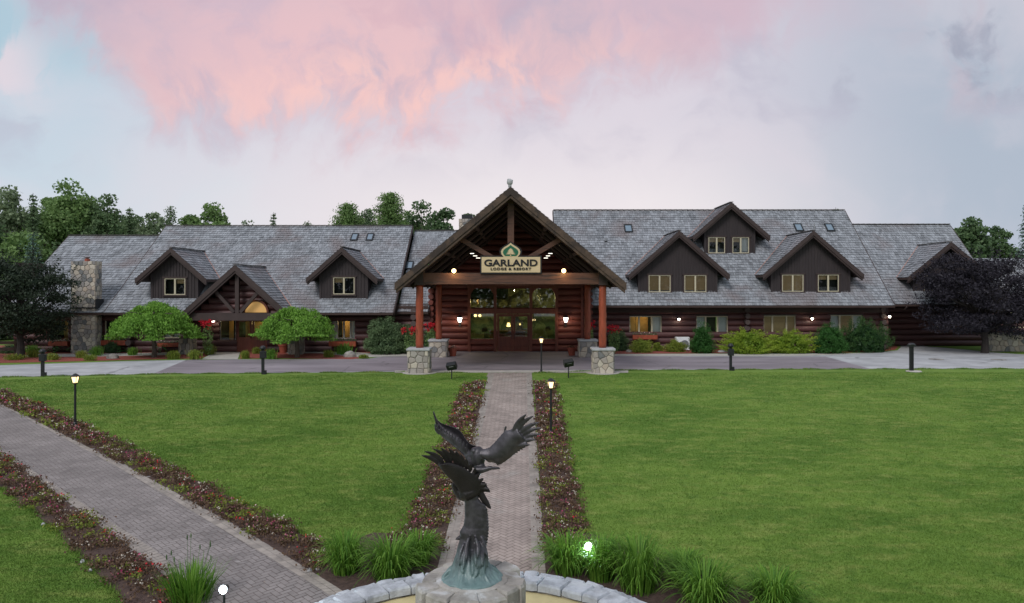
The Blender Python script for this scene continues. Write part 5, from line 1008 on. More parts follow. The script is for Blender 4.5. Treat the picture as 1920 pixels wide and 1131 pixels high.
def wbox(px0, px1, py0, py1, Y, lb):
    x0, x1, z1, z0 = XX(px0, Y), XX(px1, Y), ZZ(py0, Y), ZZ(py1, Y); t = thing('window_box', ((x0 + x1) / 2, Y, z0), lb, 'window box', 'red wooden window boxes'); m = MB(); m.box(x0, x1, Y - .22, Y - .20, z0, z1); m.box(x0, x1, Y + .1, Y + .12, z0, z1); m.box(x0, x0 + .02, Y - .2, Y + .1, z0, z1); m.box(x1 - .02, x1, Y - .2, Y + .1, z0, z1); m.box(x0 + .02, x1 - .02, Y - .2, Y + .1, z0, z0 + .02)
    m.box(x0 + .1, x0 + .2, Y + .12, Y + .3, z0 - .1, z0 + .1); m.box(x1 - .2, x1 - .1, Y + .12, Y + .3, z0 - .1, z0 + .1); m.build('box', M['column'], t)
    f = MB(); w = (x1 - x0) / 2; k = int(260 * w); P = np.stack([RNG.uniform(x0, x1, k), RNG.uniform(Y - .2, Y + .1, k), z1 + RNG.uniform(-.03, .16, k)], 1); f.leaves(P, .09, mat=0); k = 34; P = np.stack([RNG.uniform(x0, x1, k), RNG.uniform(Y - .25, Y, k), z1 + RNG.uniform(.02, .2, k)], 1); f.leaves(P, .07, aspect=.9, mat=RNG.integers(1, 3, k)); f.build('flowers', [L_['deep_leaf'], L_['white_petal'], L_['magenta_petal']], t)
wbox(94, 130, 640, 648, WYL - .35, 'dark flowered window box left of the chimney'); wbox(192, 238, 638, 647, WYL - .35, 'window box with white flowers right of the chimney'); wbox(298, 338, 643, 650, WYL - .35, 'red window box behind the left umbrella tree'); wbox(618, 668, 640, 649, WYL - .35, 'red window box under the warm lit window'); wbox(1186, 1232, 628, 636, WYR - .35, 'trailing flower box under the lit window of the right wing')
# air unit, boulders
g = gnd(1283, 659); X, Y = g.x, 51.2; zt = ZZ(632, Y); t = thing('air_unit', (X, Y, 0), 'white air conditioning unit standing against the right wing wall', 'air conditioner'); m = MB(); m.box(X - .48, X + .45, Y - .2, Y + .2, .06, zt); o = m.build('cabinet', M['signc'], t)
M['white'] = mat('white_enamel', (.80, .82, .84), (.76, .78, .8), .4, 3, .1, 0); o.data.materials[0] = M['white']; m = MB(); m.box(X - .45, X - .35, Y - .15, Y + .15, 0, .059); m.box(X + .3, X + .4, Y - .15, Y + .15, 0, .059); m.build('foot', M['black'], t)
m = MB(); m.tube([(X + .12, Y - .235, zt * .5), (X + .12, Y - .205, zt * .5)], .27, 20); m.build('fan_grille', M['metal'], t)
def rock(px, pyb, wpx, hpx, lb, group=None, name='boulder', m_='capstone'):
    g = gnd(px, pyb); s_ = F / g.y; r = (wpx / s_ / 2, wpx / s_ / 2.6, hpx / s_); m = MB(); m.ball((g.x, g.y + r[1] * .5, g.z + r[2] * .15), r, 12, 8, jit=.12); o = m.build(name, M[m_]); tag(o, lb, 'rock', group); o.modifiers.new('s', 'SUBSURF').levels = 1; o.modifiers['s'].render_levels = 1; return o
M['rock'] = mat('grey_rock', (.28, .265, .24), (.2, .19, .175), .9, 3, .7, .6, 14, c3=(.09, .085, .08), c3s=2, c3r=(.5, .65))
rock(209, 673, 24, 8, 'grey boulder on the mulch right of the chimney', m_='rock'); rock(655, 670, 26, 10, 'grey boulder on the mulch under the warm lit window', m_='rock'); rock(1180, 661, 14, 5, 'small flat rock near the right red flowering bush', m_='rock'); rock(1358, 661, 24, 4, 'flat pale slab of stone left of the junipers')
for i, (px, py, w, lb) in enumerate(((722, 1035, 14, 'pale stone at the foot of the flower bed left of the central path'), (580, 1073, 13, 'larger of two stones at the lower end of the long bed'), (595, 1070, 9, 'smaller of two stones at the lower end of the long bed'), (154, 1056, 11, 'upper pale stone at the edge of the lower left bed'), (168, 1072, 9, 'lower pale stone at the edge of the lower left bed'), (80, 985, 8, 'little white stone far up the lower left bed'))): rock(px, py, w, w * .5, lb, 'edging stones of the flower beds', 'edging_stone')
# right end: low stone wall, distant building
Yq = 50.5; lw = thing('garden_wall', (XX(1890, Yq), Yq, 0), 'low field stone wall at the far right', 'wall'); st_ = stone_block('stonework', XX(1853, Yq), 38.5, Yq, Yq + .5, -.02, ZZ(627, Yq), None, .3, 'x'); st_.parent = lw; st_.matrix_parent_inverse = Matrix.Translation(-Vector(lw.location))
m = MB(); m.box(XX(1851, Yq), 38.6, Yq - .06, Yq + .56, ZZ(627, Yq) + .002, ZZ(625, Yq) + .03); m.build('coping', M['rock'], lw)
fb = thing('annex_building', (36, 62, 0), 'low shingled building half hidden behind the purple tree', 'building'); m = MB(); shingles(m, (33.5, 57, 3.6), (1, 0, 0), (0, .8, .6), (0, -.6, .8), 16, 5.2); m.build('roof', M['shingle'], fb); m = MB(); logs(m, 34, 49, 0.02, 3.6, 58, [(37.5, 40.5, 1.2, 2.4)]); m.box(34, 49, 58, 63, 0, 3.7); m.build('log_wall', M['log_dark'], fb)
m = MB(); m.box(37.5, 40.5, 57.93, 57.99, 1.2, 1.27); m.box(37.5, 40.5, 57.93, 57.99, 2.33, 2.4); m.box(37.5, 37.57, 57.93, 57.99, 1.27, 2.33); m.box(40.43, 40.5, 57.93, 57.99, 1.27, 2.33); m.box(38.97, 39.03, 57.93, 57.99, 1.27, 2.33); m.build('window_frame', M['cream'], fb)
Yq = 47; fe = thing('wooden_rail', (XX(0, Yq), Yq, 0), 'low brown wooden rail at the far left behind the dark tree', 'fence'); m = MB()
for zz in (.75, .35): m.box(XX(-80, Yq), XX(32, Yq), Yq - .04, Yq + .04, zz, zz + .2)
m.build('rail', M['fasciaw'], fe)
for px in (-70, -20, 28): m = MB(); m.box(XX(px, Yq) - .08, XX(px, Yq) + .08, Yq + .042, Yq + .2, 0, 1.05); m.build('post', M['fasciaw'], fe)
# drain covers
for px, py, lb in ((1755, 674, 'left rusty drain cover in the grey drive'), (1873, 675, 'right rusty drain cover in the grey drive')):
    g = gnd(px, py); m = MB(); m.lathe(g.x, g.y, [(.42, .008), (.42, .022), (.38, .024)], 20); m.lathe(g.x, g.y, [(.3, .024), (.28, .03)], 16); tag(m.build('drain_cover', M['rock']), lb, 'drain cover', 'drain covers')
# ------------------------------------------------------------------ flower beds: soil with begonias
def bed(outer, inner, dens, seedv, rest=1.0):
    sheet('flower_bed_soil', outer + inner[::-1], M['soil'], .012, bisect=(YB,))
    A = [gnd(*p) for p in outer + inner[::-1]]; xs_ = [p.x for p in A]; ys_ = [p.y for p in A]; m = MB(); area = (max(xs_) - min(xs_)) * (max(ys_) - min(ys_)); k = int(area * dens)
    X = RNG.uniform(min(xs_), max(xs_), k); Y = RNG.uniform(min(ys_), max(ys_), k); c_ = np.zeros(k, bool)
    for i in range(len(A)):
        a, d_ = A[i], A[i - 1]; c_ ^= ((a.y > Y) != (d_.y > Y)) & (X < (d_.x - a.x) * (Y - a.y) / (d_.y - a.y + 1e-12) + a.x)
    X, Y = X[c_], Y[c_]
    for x_, y_ in zip(X, Y):
        z_ = float(gz(float(y_))); kind = random.random(); near = y_ < 24; ln = 52 if near else 26; ls = .048 if near else .075; h = random.uniform(.07, .15)
        q = RNG.normal(size=(ln, 3)) * [.10, .10, 0]; P = np.array([x_, y_, z_ + .03]) + q; P[:, 2] += RNG.uniform(0, h, ln); m.leaves(P, ls, aspect=.85, mat=0 if kind < .78 else 4, spread=1)
        if random.random() < .55:
            fk = RNG.choice([1, 1, 1, 1, 2, 2, 2, 3, 5]) ; nf = random.randint(3, 7) if near else 4; P = np.array([x_, y_, z_ + h + .05]) + RNG.normal(size=(nf, 3)) * [.06, .06, .02]; m.leaves(P, .038 if near else .055, aspect=.9, mat=int(fk), dirv=np.tile([0., 1., .3], (nf, 1)), spread=.8)
    o = m.build('bedding_flowers', [L_['bronze_leaf'], L_['white_petal'], L_['pink_petal'], L_['red_petal'], L_['yellow_green_leaf'], L_['magenta_petal']]); o['kind'] = 'stuff'; return o
random.seed(5)
b1 = bed([(872, 720), (850, 770), (822, 840), (790, 920), (757, 1003), (700, 1030)], [(909, 720), (895, 785), (880, 838), (858, 920), (838, 996), (828, 1035)], 24, 1)
b2 = bed([(1002, 720), (1006, 800), (1011, 880), (1016, 960), (1021, 1040)], [(1041, 720), (1056, 800), (1073, 880), (1090, 960), (1108, 1040)], 24, 2)
b3 = bed([(-260, 680), (-60, 716), (0, 733), (80, 764), (150, 796), (240, 838), (330, 882), (430, 930), (530, 982), (607, 1024), (625, 1060)], [(-260, 712), (0, 756), (120, 816), (230, 871), (330, 925), (430, 980), (530, 1039), (590, 1078)][::1], 24, 3)
b4 = bed([(-120, 770), (0, 849), (60, 893), (130, 945), (200, 997), (260, 1041), (305, 1076), (345, 1131), (390, 1180)], [(-120, 840), (0, 915), (45, 947), (90, 985), (150, 1043), (190, 1085), (232, 1131), (280, 1190)], 24, 4)
for o_, lb in ((b1, 'bronze leaved bedding flowers left of the central path'), (b2, 'bronze leaved bedding flowers right of the central path'), (b3, 'long band of bedding flowers above the left walk'), (b4, 'band of bedding flowers below the left walk')): tag(o_, lb, 'flower bed')
sheet('fountain_bed', [(590, 1050), (620, 1030), (700, 1000), (790, 1005), (835, 1040), (825, 1085), (800, 1131), (700, 1180), (628, 1125), (600, 1085)], M['soil'], .018); sheet('fountain_bed', [(1022, 1000), (1110, 1002), (1240, 1048), (1330, 1085), (1440, 1120), (1500, 1160), (1600, 1260), (1060, 1260), (1000, 1110)], M['soil'], .018)
sheet('fountain_bed', [(250, 1131), (330, 1060), (360, 1131), (400, 1190), (300, 1230)], M['soil'], .018)
# daylily and grass clumps round the fountain
def grass_clump(px, pyb, wpx, hpx, lb, upright=False, nb=460):
    g = gnd(px, pyb); s_ = F / g.y; w = wpx / s_ / 2 * 1.25; h = hpx / s_ * 1.22; t = thing('daylily_clump' if not upright else 'ornamental_grass', g, lb, 'plant', 'arching green clumps round the fountain'); m = MB()
    for i in range(nb):
        a = random.uniform(0, 6.28); l = random.uniform(.45, 1.0); r = random.uniform(0, .45) * w; out = w * random.uniform(.25, 1.0) * (.55 if upright else 1.0); blade(m, (g.x + math.cos(a) * r, g.y + math.sin(a) * r, g.z), a + random.uniform(-.4, .4), h * l, out, random.uniform(.009, .018), random.random(), sag=.85 if not upright else .15, seg=6)
    m.build('leaf_blades', L_['blade_leaf'], t)
    if upright:
        f = MB()
        for i in range(9): a = random.uniform(0, 6.28); hh = h * random.uniform(1.1, 1.55); x1, y1 = g.x + math.cos(a) * w * .5, g.y + math.sin(a) * w * .5; f.tube([(g.x + math.cos(a) * w * .1, g.y, g.z), (x1, y1, g.z + hh)], [.005, .003], 4); f.ball((x1, y1, g.z + hh), (.014, .014, .05), 6, 4)
        f.build('flower_stalk', L_['brown_green_leaf'] if 0 else L_['olive_leaf'], t)
    return t
random.seed(9)
for a in ((648, 1072, 92, 62, 'left daylily clump of the group left of the central path'), (733, 1083, 118, 66, 'middle and widest daylily clump left of the central path'), (786, 1056, 74, 50, 'right daylily clump of the group left of the central path'),
          (1066, 1072, 108, 62, 'daylily clump touching the right edge of the central path'), (1128, 1085, 96, 70, 'daylily clump in front of the glaring spotlight right of the path'), (1198, 1105, 128, 84, 'tallest daylily clump right of the spotlight'), (1282, 1085, 84, 44, 'smaller daylily clump behind the round front one'), (1322, 1131, 132, 66, 'round daylily clump at the bottom right of the fountain bed'), (1452, 1142, 120, 66, 'rightmost daylily clump standing in the lawn')): grass_clump(*a)
grass_clump(358, 1128, 132, 62, 'upright grass clump with tall stalks at the lower end of the left walk', True, 420)
# ------------------------------------------------------------------ lawn blades
def lawn_blades():
    polys = [[(0, 733), (150, 796), (330, 882), (530, 982), (607, 1024), (640, 1035), (700, 1005), (757, 1003), (790, 920), (850, 770), (872, 720), (912, 714), (912, 702), (700, 702), (300, 706), (0, 712), (-120, 716), (-120, 700 + 10)],
             [(1000, 702), (1041, 718), (1073, 880), (1108, 1020), (1240, 1048), (1330, 1085), (1440, 1110), (1500, 1150), (2300, 1150), (2300, 697), (1920, 697), (1500, 698)],
             [(-60, 880), (0, 917), (45, 949), (90, 987), (150, 1045), (190, 1087), (232, 1133), (250, 1160), (-400, 1160), (-400, 880)]]
    m = MB()
    for pl, k in zip(polys, (210000, 300000, 70000)):
        A = [gnd(*p) for p in pl]; k2 = k * 3; Yn, Yx = max(10, min(p.y for p in A)), min(38., max(p.y for p in A)); u = RNG.uniform(0, 1, k2); Y = 1 / (1 / Yn ** 1.0 + u * (1 / Yx - 1 / Yn)); X = RNG.uniform(min(p.x for p in A), max(p.x for p in A), k2); c_ = np.zeros(k2, bool)
        for i in range(len(A)):
            a, d_ = A[i], A[i - 1]; c_ ^= ((a.y > Y) != (d_.y > Y)) & (X < (d_.x - a.x) * (Y - a.y) / (d_.y - a.y + 1e-12) + a.x)
        c_ &= np.abs(X / Y) < .80; X, Y = X[c_][:k], Y[c_][:k]; kk = len(X); a = RNG.uniform(0, 6.28, kk); h = RNG.uniform(.015, .038, kk); w = .004 + Y * .00028
        Z = gz(Y); V = np.stack([np.stack([X - np.cos(a) * w, Y - np.sin(a) * w, Z], 1), np.stack([X + np.cos(a) * w, Y + np.sin(a) * w, Z], 1), np.stack([X + np.sin(a) * h * .6, Y + np.cos(a) * h * .6, Z + h], 1)], 1)
        m.add(V.reshape(-1, 3), np.arange(3 * kk).reshape(kk, 3), RNG.uniform(0, 1, kk))
    edges = [[(0, 733), (150, 796), (330, 882), (430, 930), (530, 982), (607, 1024)], [(872, 720), (850, 770), (822, 840), (790, 920), (757, 1003)], [(1041, 720), (1056, 800), (1073, 880), (1090, 960), (1108, 1040)], [(0, 915), (45, 947), (90, 985), (150, 1043), (190, 1085), (232, 1131)], [(0, 708), (300, 702), (600, 699.5), (760, 698), (905, 700)], [(1000, 700), (1170, 695), (1500, 693), (1920, 692)], [(1440, 1120), (1330, 1085), (1240, 1048), (1110, 1002)]]
    for e in edges:
        A = [gnd(*p) for p in e]
        for p, q_ in zip(A, A[1:]):
            ln = (q_ - p).length; kk = int(ln * 260); u = RNG.uniform(0, 1, kk); j = RNG.normal(size=(kk, 2)) * .045; X = p.x + (q_.x - p.x) * u + j[:, 0]; Y = p.y + (q_.y - p.y) * u + j[:, 1]; a = RNG.uniform(0, 6.28, kk); h = RNG.uniform(.03, .085, kk) * (.7 + .5 * np.sin(u * ln * 3.1)); w = .004 + Y * .0003; Z = gz(Y) + .01
            V = np.stack([np.stack([X - np.cos(a) * w, Y - np.sin(a) * w, Z], 1), np.stack([X + np.cos(a) * w, Y + np.sin(a) * w, Z], 1), np.stack([X + np.sin(a) * h * .5, Y + np.cos(a) * h * .5, Z + h], 1)], 1)
            m.add(V.reshape(-1, 3), np.arange(3 * kk).reshape(kk, 3), RNG.uniform(0, 1, kk))
    o = m.build('lawn_blades', M['lawnblade']); o['kind'] = 'stuff'; tag(o, 'short mown grass blades covering the lawns', 'grass')
lm = M['lawn'].copy(); lm.name = 'lawn_blade'; M['lawnblade'] = lm
lawn_blades()
# ------------------------------------------------------------------ fountain
FQ = 13.55; FYc = 10.3; FX = XX(885, FYc); FR = FQ - FYc; zg = float(gz(FYc)); RZ = CH - .377 * FQ
fo = thing('fountain', (FX, FYc, zg), 'round stone fountain basin with a pale yellow inside and a stone pedestal', 'fountain')
M['basin'] = mat('cream_basin', (.52, .45, .24), (.48, .41, .22), .6, 1.2, .3, .25, 6, c3=(.38, .36, .24), c3s=1.5, c3r=(.55, .75))
M['bluestone'] = mat('pale_blue_stone', (.42, .45, .48), (.30, .32, .345), .8, 4, .5, .5, 14, c3=(.52, .55, .57), c3s=3, c3r=(.5, .7))
def wedge(mb, r0, r1, a0, a1, z0, z1, cx_, cy_, jit=.02, tint=None, m=0, seg=3):
    top = []; k = seg + 1; J = lambda s_=jit: random.uniform(-s_, s_); ang = [a0 + (a1 - a0) * i / seg for i in range(k)]; ro = [r1 + J() for _ in ang]; ri = [r0 + J() for _ in ang]; tz = z1 + J(.018); tilt = J(.02); b = .022
    def P(r, a, zz): return (cx_ + r * math.sin(a), cy_ + r * math.cos(a), zz)
    rows_ = []
    for (sh, zz, up) in ((0, z0, 0), (0, z1 - .035, 1), (b, z1, 1)):
        ring = [P(ro[i] - sh, ang[i] + (sh / r1 if i == 0 else -sh / r1 if i == seg else 0), (zz if not up else zz + tilt)) for i in range(k)] + [P(ri[i] + sh, ang[i] + (sh / r1 if i == 0 else -sh / r1 if i == seg else 0), (zz if not up else zz - tilt)) for i in range(k - 1, -1, -1)]
        rows_ += ring
    q = 2 * k; f = [[r * q + i, (r + 1) * q + i, (r + 1) * q + (i + 1) % q, r * q + (i + 1) % q] for r in range(2) for i in range(q)] + [[2 * q + i for i in range(q)][::-1]]
    mb.add(rows_, f, tint, m)
m = MB(); a = 0; random.seed(31)
while a < 6.26:                                        # two courses of capstones
    da = random.uniform(.10, .17); da = min(da, 6.283 - a); wedge(m, FR - .50, FR - .10, a + .004, a + da - .004, RZ - .13, RZ, FX, FYc); a += da
a = .05
while a < 6.30:
    da = random.uniform(.07, .15); da = min(da, 6.333 - a + .01); wedge(m, FR - .09, FR + .10, a + .003, a + da - .003, RZ - .16, RZ - .03, FX, FYc, .03); a += da
m.build('capstone', M['bluestone'], fo)
m = MB(); m.lathe(FX, FYc, [(FR + .05, zg - .3), (FR + .05, RZ - .12)], 64); sides = m; 
o = MB(); NS = 72
def ringwall(mb, prof, nseg=72, tint=.5, mt=0):
    vs = []; k = len(prof)
    for r, zz in prof:
        for j in range(nseg): an = 2 * math.pi * j / nseg; vs.append((FX + r * math.cos(an), FYc + r * math.sin(an), zz))
    mb.add(vs, np.array([[i * nseg + j, i * nseg + (j + 1) % nseg, (i + 1) * nseg + (j + 1) % nseg, (i + 1) * nseg + j] for i in range(k - 1) for j in range(nseg)]), tint, mt)
ringwall(o, [(FR + .04, zg - .5), (FR + .04, RZ - .10), (FR - .46, RZ - .10), (FR - .46, RZ - .2)]); o.build('basin_wall', M['rock'], fo)
o = MB(); ringwall(o, [(FR - .455, RZ - .17), (FR - .52, RZ - .175), (FR - .60, RZ - .24), (FR - .95, RZ - .44), (FR - 1.3, RZ - .47), (.1, RZ - .48)]); o.build('basin_liner', M['basin'], fo, smooth=True)
PZ = CH - .388 * FYc; PRr = 98 / F * FYc
m = MB(); a = 0
while a < 6.27:
    da = random.uniform(.38, .62); da = min(da, 6.283 - a)
    if 6.283 - a - da < .2: da = 6.283 - a
    wedge(m, PRr - .28, PRr + random.uniform(-.03, .05), a + .015, a + da - .015, RZ - .6, PZ + random.uniform(-.03, .0), FX, FYc, .012, seg=4); a += da
m.lathe(FX, FYc, [(PRr - .08, RZ - .6), (PRr - .08, PZ - .06), (PRr - .22, PZ - .04)], 24, .5, 0)
m.lathe(FX, FYc, [(PRr - .23, PZ - .1), (PRr - .23, PZ - .012), (PRr - .26, PZ + .0), (PRr - .30, PZ + .005)], 32, .1, 0, jit=.01); M['pedstone'] = mat('pedestal_stone', (.33, .315, .285), (.21, .20, .18), .85, 2.5, .6, .6, 14, c3=(.50, .52, .52), c3s=2.2, c3r=(.5, .68)); m.build('pedestal', M['pedstone'], fo)
# ------------------------------------------------------------------ eagle statue
mb_ = bpy.data.materials.new('bronze_with_patina'); mb_.use_nodes = True; q = N(mb_.node_tree); b = q.nd['Principled BSDF']; t_ = q.new('ShaderNodeTexCoord').outputs['Object']; sp = q.new('ShaderNodeSeparateXYZ'); q.lk.new(t_, sp.inputs[0])
nz = q.noise(q.mapv(t_, (6, 6, 1.5)), 1.6, 5, .65); pat = q.ss(q.math('ADD', sp.outputs[2], q.math('MULTIPLY', nz, -.42)), PZ + .30, PZ - .22)
c_ = q.mix(q.ss(q.noise(t_, 9, 5), .35, .7), (.045, .042, .047), (.085, .08, .092)); c_ = q.mix(pat, c_, q.mix(q.noise(t_, 14, 4), (.075, .135, .135), (.19, .28, .275)))
c_ = q.mix(q.ss(q.noise(t_, 5.5, 5, .7), .66, .76, 0, .5), c_, (.16, .26, .25)); q.put(b.inputs['Base Color'], c_); b.inputs['Roughness'].default_value = .42; q.put(b.inputs['Metallic'], q.ss(pat, 0, 1, .45, 0.))
bn = q.new('ShaderNodeBump'); bn.inputs['Strength'].default_value = .35; bn.inputs['Distance'].default_value = .01; q.put(bn.inputs['Height'], q.noise(q.mapv(t_, (30, 30, 9)), 1.5, 4, .6)); q.put(b.inputs['Normal'], bn.outputs[0]); M['bronze'] = mb_; M['bronze_shaded'] = mat('shaded_bronze', (.020, .017, .018), (.028, .024, .026), .5, 5, .4, .3, 40, metal=.2)  # second bronze, near black: paints the shade on the lower eagle into its colour
st = thing('eagle_statue', (FX, FYc, PZ), 'dark bronze statue of two eagles with spread wings rising from a green patinated base', 'statue')
def sp3(px, py, dy=0.): v = at(px, py, FYc); return Vector((v.x, v.y + dy, v.z))
PXM = FYc / F
def loft(mb, A, B, ny=8, th=.03, camber=.0):          # thick curved surface between two 3d polylines
    k = len(A); n_ = ny + 1
    def S_(side): 
        out_ = []
        for i in range(k):
            for j in range(n_):
                s_ = j / ny; p = A[i].lerp(B[i], s_); bulge = math.sin(math.pi * min(1, max(0, s_))); prof = (1 - s_) ** .5 * s_ ** .25 * 1.5 + .25
                out_.append(p + Vector((0, camber * bulge + side * th * prof * .5, 0)))
        return out_
    V0, V1 = S_(-1), S_(1); o_ = len(V0); f = []
    for i in range(k - 1):
        for j in range(ny):
            a, b_, c2, d2 = i * n_ + j, (i + 1) * n_ + j, (i + 1) * n_ + j + 1, i * n_ + j + 1; f += [[a, b_, c2, d2], [o_ + d2, o_ + c2, o_ + b_, o_ + a]]
    rim = [i * n_ for i in range(k)]; 
    for i in range(k - 1): f += [[i * n_, o_ + i * n_, o_ + (i + 1) * n_, (i + 1) * n_], [i * n_ + ny, (i + 1) * n_ + ny, o_ + (i + 1) * n_ + ny, o_ + i * n_ + ny]]
    for j in range(ny): f += [[j, j + 1, o_ + j + 1, o_ + j], [(k - 1) * n_ + j, o_ + (k - 1) * n_ + j, o_ + (k - 1) * n_ + j + 1, (k - 1) * n_ + j + 1]]
    mb.add([tuple(v) for v in V0 + V1], f, .5)
def resample(P, k):
    P = [Vector(p) for p in P]; d_ = [0]
    for a, b_ in zip(P, P[1:]): d_.append(d_[-1] + (b_ - a).length)
    out_ = []
    for i in range(k):
        t = d_[-1] * i / (k - 1); j = max(0, min(len(P) - 2, sum(1 for v in d_[1:] if v < t))); s_ = (t - d_[j]) / max(1e-9, d_[j + 1] - d_[j]); p0, p1, p2, p3 = P[max(0, j - 1)], P[j], P[j + 1], P[min(len(P) - 1, j + 2)]
        out_.append(.5 * ((2 * p1) + (p2 - p0) * s_ + (2 * p0 - 5 * p1 + 4 * p2 - p3) * s_ ** 2 + (3 * p1 - p0 - 3 * p2 + p3) * s_ ** 3))
    return out_
def feather(mb, root, tip, w, bend=(0, 0), th=.022, dy=0., tipw=.25, seg=8):
    """a blade-shaped feather with a rib; root and tip are 3d points, w the widest half width, bend a sideways curve"""
    ax = (tip - root); ln = ax.length; ax = ax.normalized(); sd = ax.cross(Vector((0, 1, 0))).normalized(); vs = []; nn = 8
    for i in range(seg + 1):
        s_ = i / seg; c_ = root.lerp(tip, s_) + sd * bend[0] * ln * math.sin(math.pi * s_) + Vector((0, bend[1] * ln * s_ * s_ + dy, 0)); ww = w * (min(1, .55 + s_ * 1.2)) * (1 - (max(0, s_ - .45) / .55) ** 2.2 * (1 - tipw)) * (1 if i < seg else .35)
        for j in range(nn): an = 2 * math.pi * j / nn; vs.append(tuple(c_ + sd * math.cos(an) * ww + Vector((0, math.sin(an) * th * .5 * (1.25 if j % 4 == 2 else 1), 0))))
    f = [[i * nn + j, i * nn + (j + 1) % nn, (i + 1) * nn + (j + 1) % nn, (i + 1) * nn + j] for i in range(seg) for j in range(nn)] + [list(range(nn))[::-1], list(range(seg * nn, seg * nn + nn))]
    mb.add(vs, f, .5)
random.seed(3)
def P2(l, d0=0., d1=0.): k = len(l); return [sp3(a, b_, d0 + (d1 - d0) * i / (k - 1)) for i, (a, b_) in enumerate(l)]
def polished(mb, name, vox=.011, sm=2, m_='bronze'):
    o_ = mb.build(name, M[m_], st, smooth=True); r_ = o_.modifiers.new('cast', 'REMESH'); r_.mode = 'VOXEL'; r_.voxel_size = vox; r_.use_smooth_shade = True; s_ = o_.modifiers.new('soft', 'SMOOTH'); s_.iterations = sm; s_.factor = .4; return o_
# column: the lower wing that runs down into the base
mb = MB(); rows_ = [(1103, 833, 945, 1.0), (1092, 833, 940, 1.0), (1080, 838, 932, .95), (1068, 845, 925, .9), (1058, 849, 918, .85), (1048, 852, 912, .8), (1036, 857, 907, .72), (1020, 862, 908, .62), (1008, 864, 910, .55), (998, 861, 912, .5), (985, 869, 914, .45), (970, 871, 915, .42), (955, 871, 914, .42), (945, 871, 906, .45), (936, 870, 898, .5), (926, 868, 896, .55)]
nseg = 40; vs = []; RI = []
rs = []
for (r0, r1) in zip(rows_, rows_[1:]):
    for k in range(4): s_ = k / 4; rs.append(tuple(a + (b_ - a) * s_ for a, b_ in zip(r0, r1)))
rs.append(rows_[-1])
for (py, a, b_, dp) in rs:
    c_ = sp3((a + b_) / 2, py); hw = (b_ - a) / 2 * PXM
    for j in range(nseg):
        an = 2 * math.pi * j / nseg; low = max(0, min(1, (py - 1000) / 60)); rdg = 1 + .05 * low * math.sin(an * 11 + .25 * math.sin(py * .15)) + (1 - low) * .035 * math.sin(py * 1.1 + math.sin(an) * 2) * (1 if math.cos(an) > 0 else .25); vs.append((c_.x + hw * math.cos(an) * rdg, c_.y + hw * dp * math.sin(an) * rdg, c_.z))
k = len(rs); mb.add(vs, [[i * nseg + j, i * nseg + (j + 1) % nseg, (i + 1) * nseg + (j + 1) % nseg, (i + 1) * nseg + j] for i in range(k - 1) for j in range(nseg)] + [list(range(nseg))[::-1], list(range((k - 1) * nseg, k * nseg))], .5)
for i in range(15):                                    # row of quills down the right edge
    s_ = i / 14; py = 944 + s_ * 74; xr = 908 + 7 * math.sin(s_ * math.pi * .9) - s_ * 2; feather(mb, sp3(880 + 4 * s_, py - 5 - 6 * s_), sp3(xr + 4, py + 5 + s_ * 5), .028, (.05, 0), .05, -.02)
for i in range(26):                                    # hanging feathers that become the base
    a = random.uniform(-1.5, 1.5); r_ = .17 + .02 * random.random(); zz0 = random.uniform(1000, 1040); q0 = sp3(886 + math.sin(a) * 21, zz0, -math.cos(a) * .14); q1 = sp3(886 + math.sin(a) * random.uniform(27, 36), zz0 + random.uniform(28, 42), -math.cos(a) * .27); feather(mb, q0, q1, .035, (random.uniform(-.08, .08), 0), .05)
feather(mb, sp3(876, 996), sp3(853, 1012), .035, (.08, 0), .05, tipw=.05)
mb.lathe(FX, FYc, [(60 * PXM, PZ - .05), (56 * PXM, PZ + .02), (43 * PXM, PZ + .06), (33 * PXM, PZ + .12), (27 * PXM, PZ + .22)], 28, jit=.05)
for i in range(40): a = 6.283 * i / 40 + random.uniform(-.06, .06); feather(mb, Vector((FX + .20 * math.cos(a), FYc + .18 * math.sin(a), PZ + .17)), Vector((FX + .43 * math.cos(a + .1), FYc + .40 * math.sin(a + .1), PZ - .01)), .028, (random.uniform(-.12, .12), 0), .03)
mb.add([(0, 0, -50)] * 0 + [(FX, FYc, PZ - .04), (FX + .01, FYc, PZ - .04), (FX, FYc + .01, PZ - .04)], [[0, 1, 2]], .5) if 0 else None; polished(mb, 'feathered_base', .012, 2)
# lower eagle: dark wing raised to the left, head at left, tail to the right
mb = MB()
lead = P2([(866, 928), (858, 912), (848, 897), (838, 886), (830, 874), (826, 864)], -.05, -.22); trail = P2([(906, 918), (904, 904), (896, 891), (883, 880), (866, 868), (845, 860)], -.02, -.22)
loft(mb, resample(lead, 22), resample(trail, 22), 10, .03, -.03)
prim = [((834, 874), (794, 845), .036, .10), ((837, 872), (799, 838), .034, .14), ((842, 870), (815, 834), .034, .16), ((848, 870), (828, 832), .034, .14), ((855, 870), (843, 833), .034, .12), ((861, 873), (856, 838), .033, .10), ((867, 876), (867, 846), .032, .08), ((873, 880), (876, 854), .032, .07), ((880, 884), (884, 864), .031, .06), ((886, 889), (893, 873), .03, .05), ((891, 896), (900, 883), .03, .04), ((895, 902), (908, 893), .03, .03), ((898, 909), (914, 904), .03, .02), ((899, 914), (918, 914), .03, .0)]
for i, (r0, t0, w, bd) in enumerate(prim): feather(mb, sp3(*r0, -.16 + .009 * i), sp3(*t0, -.26 + .014 * i), w, (-bd, -.06), .028, tipw=.12)
for i in range(6): s_ = i / 5; feather(mb, sp3(888, 914), sp3(908 + 10 * s_ + 2, 900 + 18 * s_ + 4), .028, (.0, 0), .04)
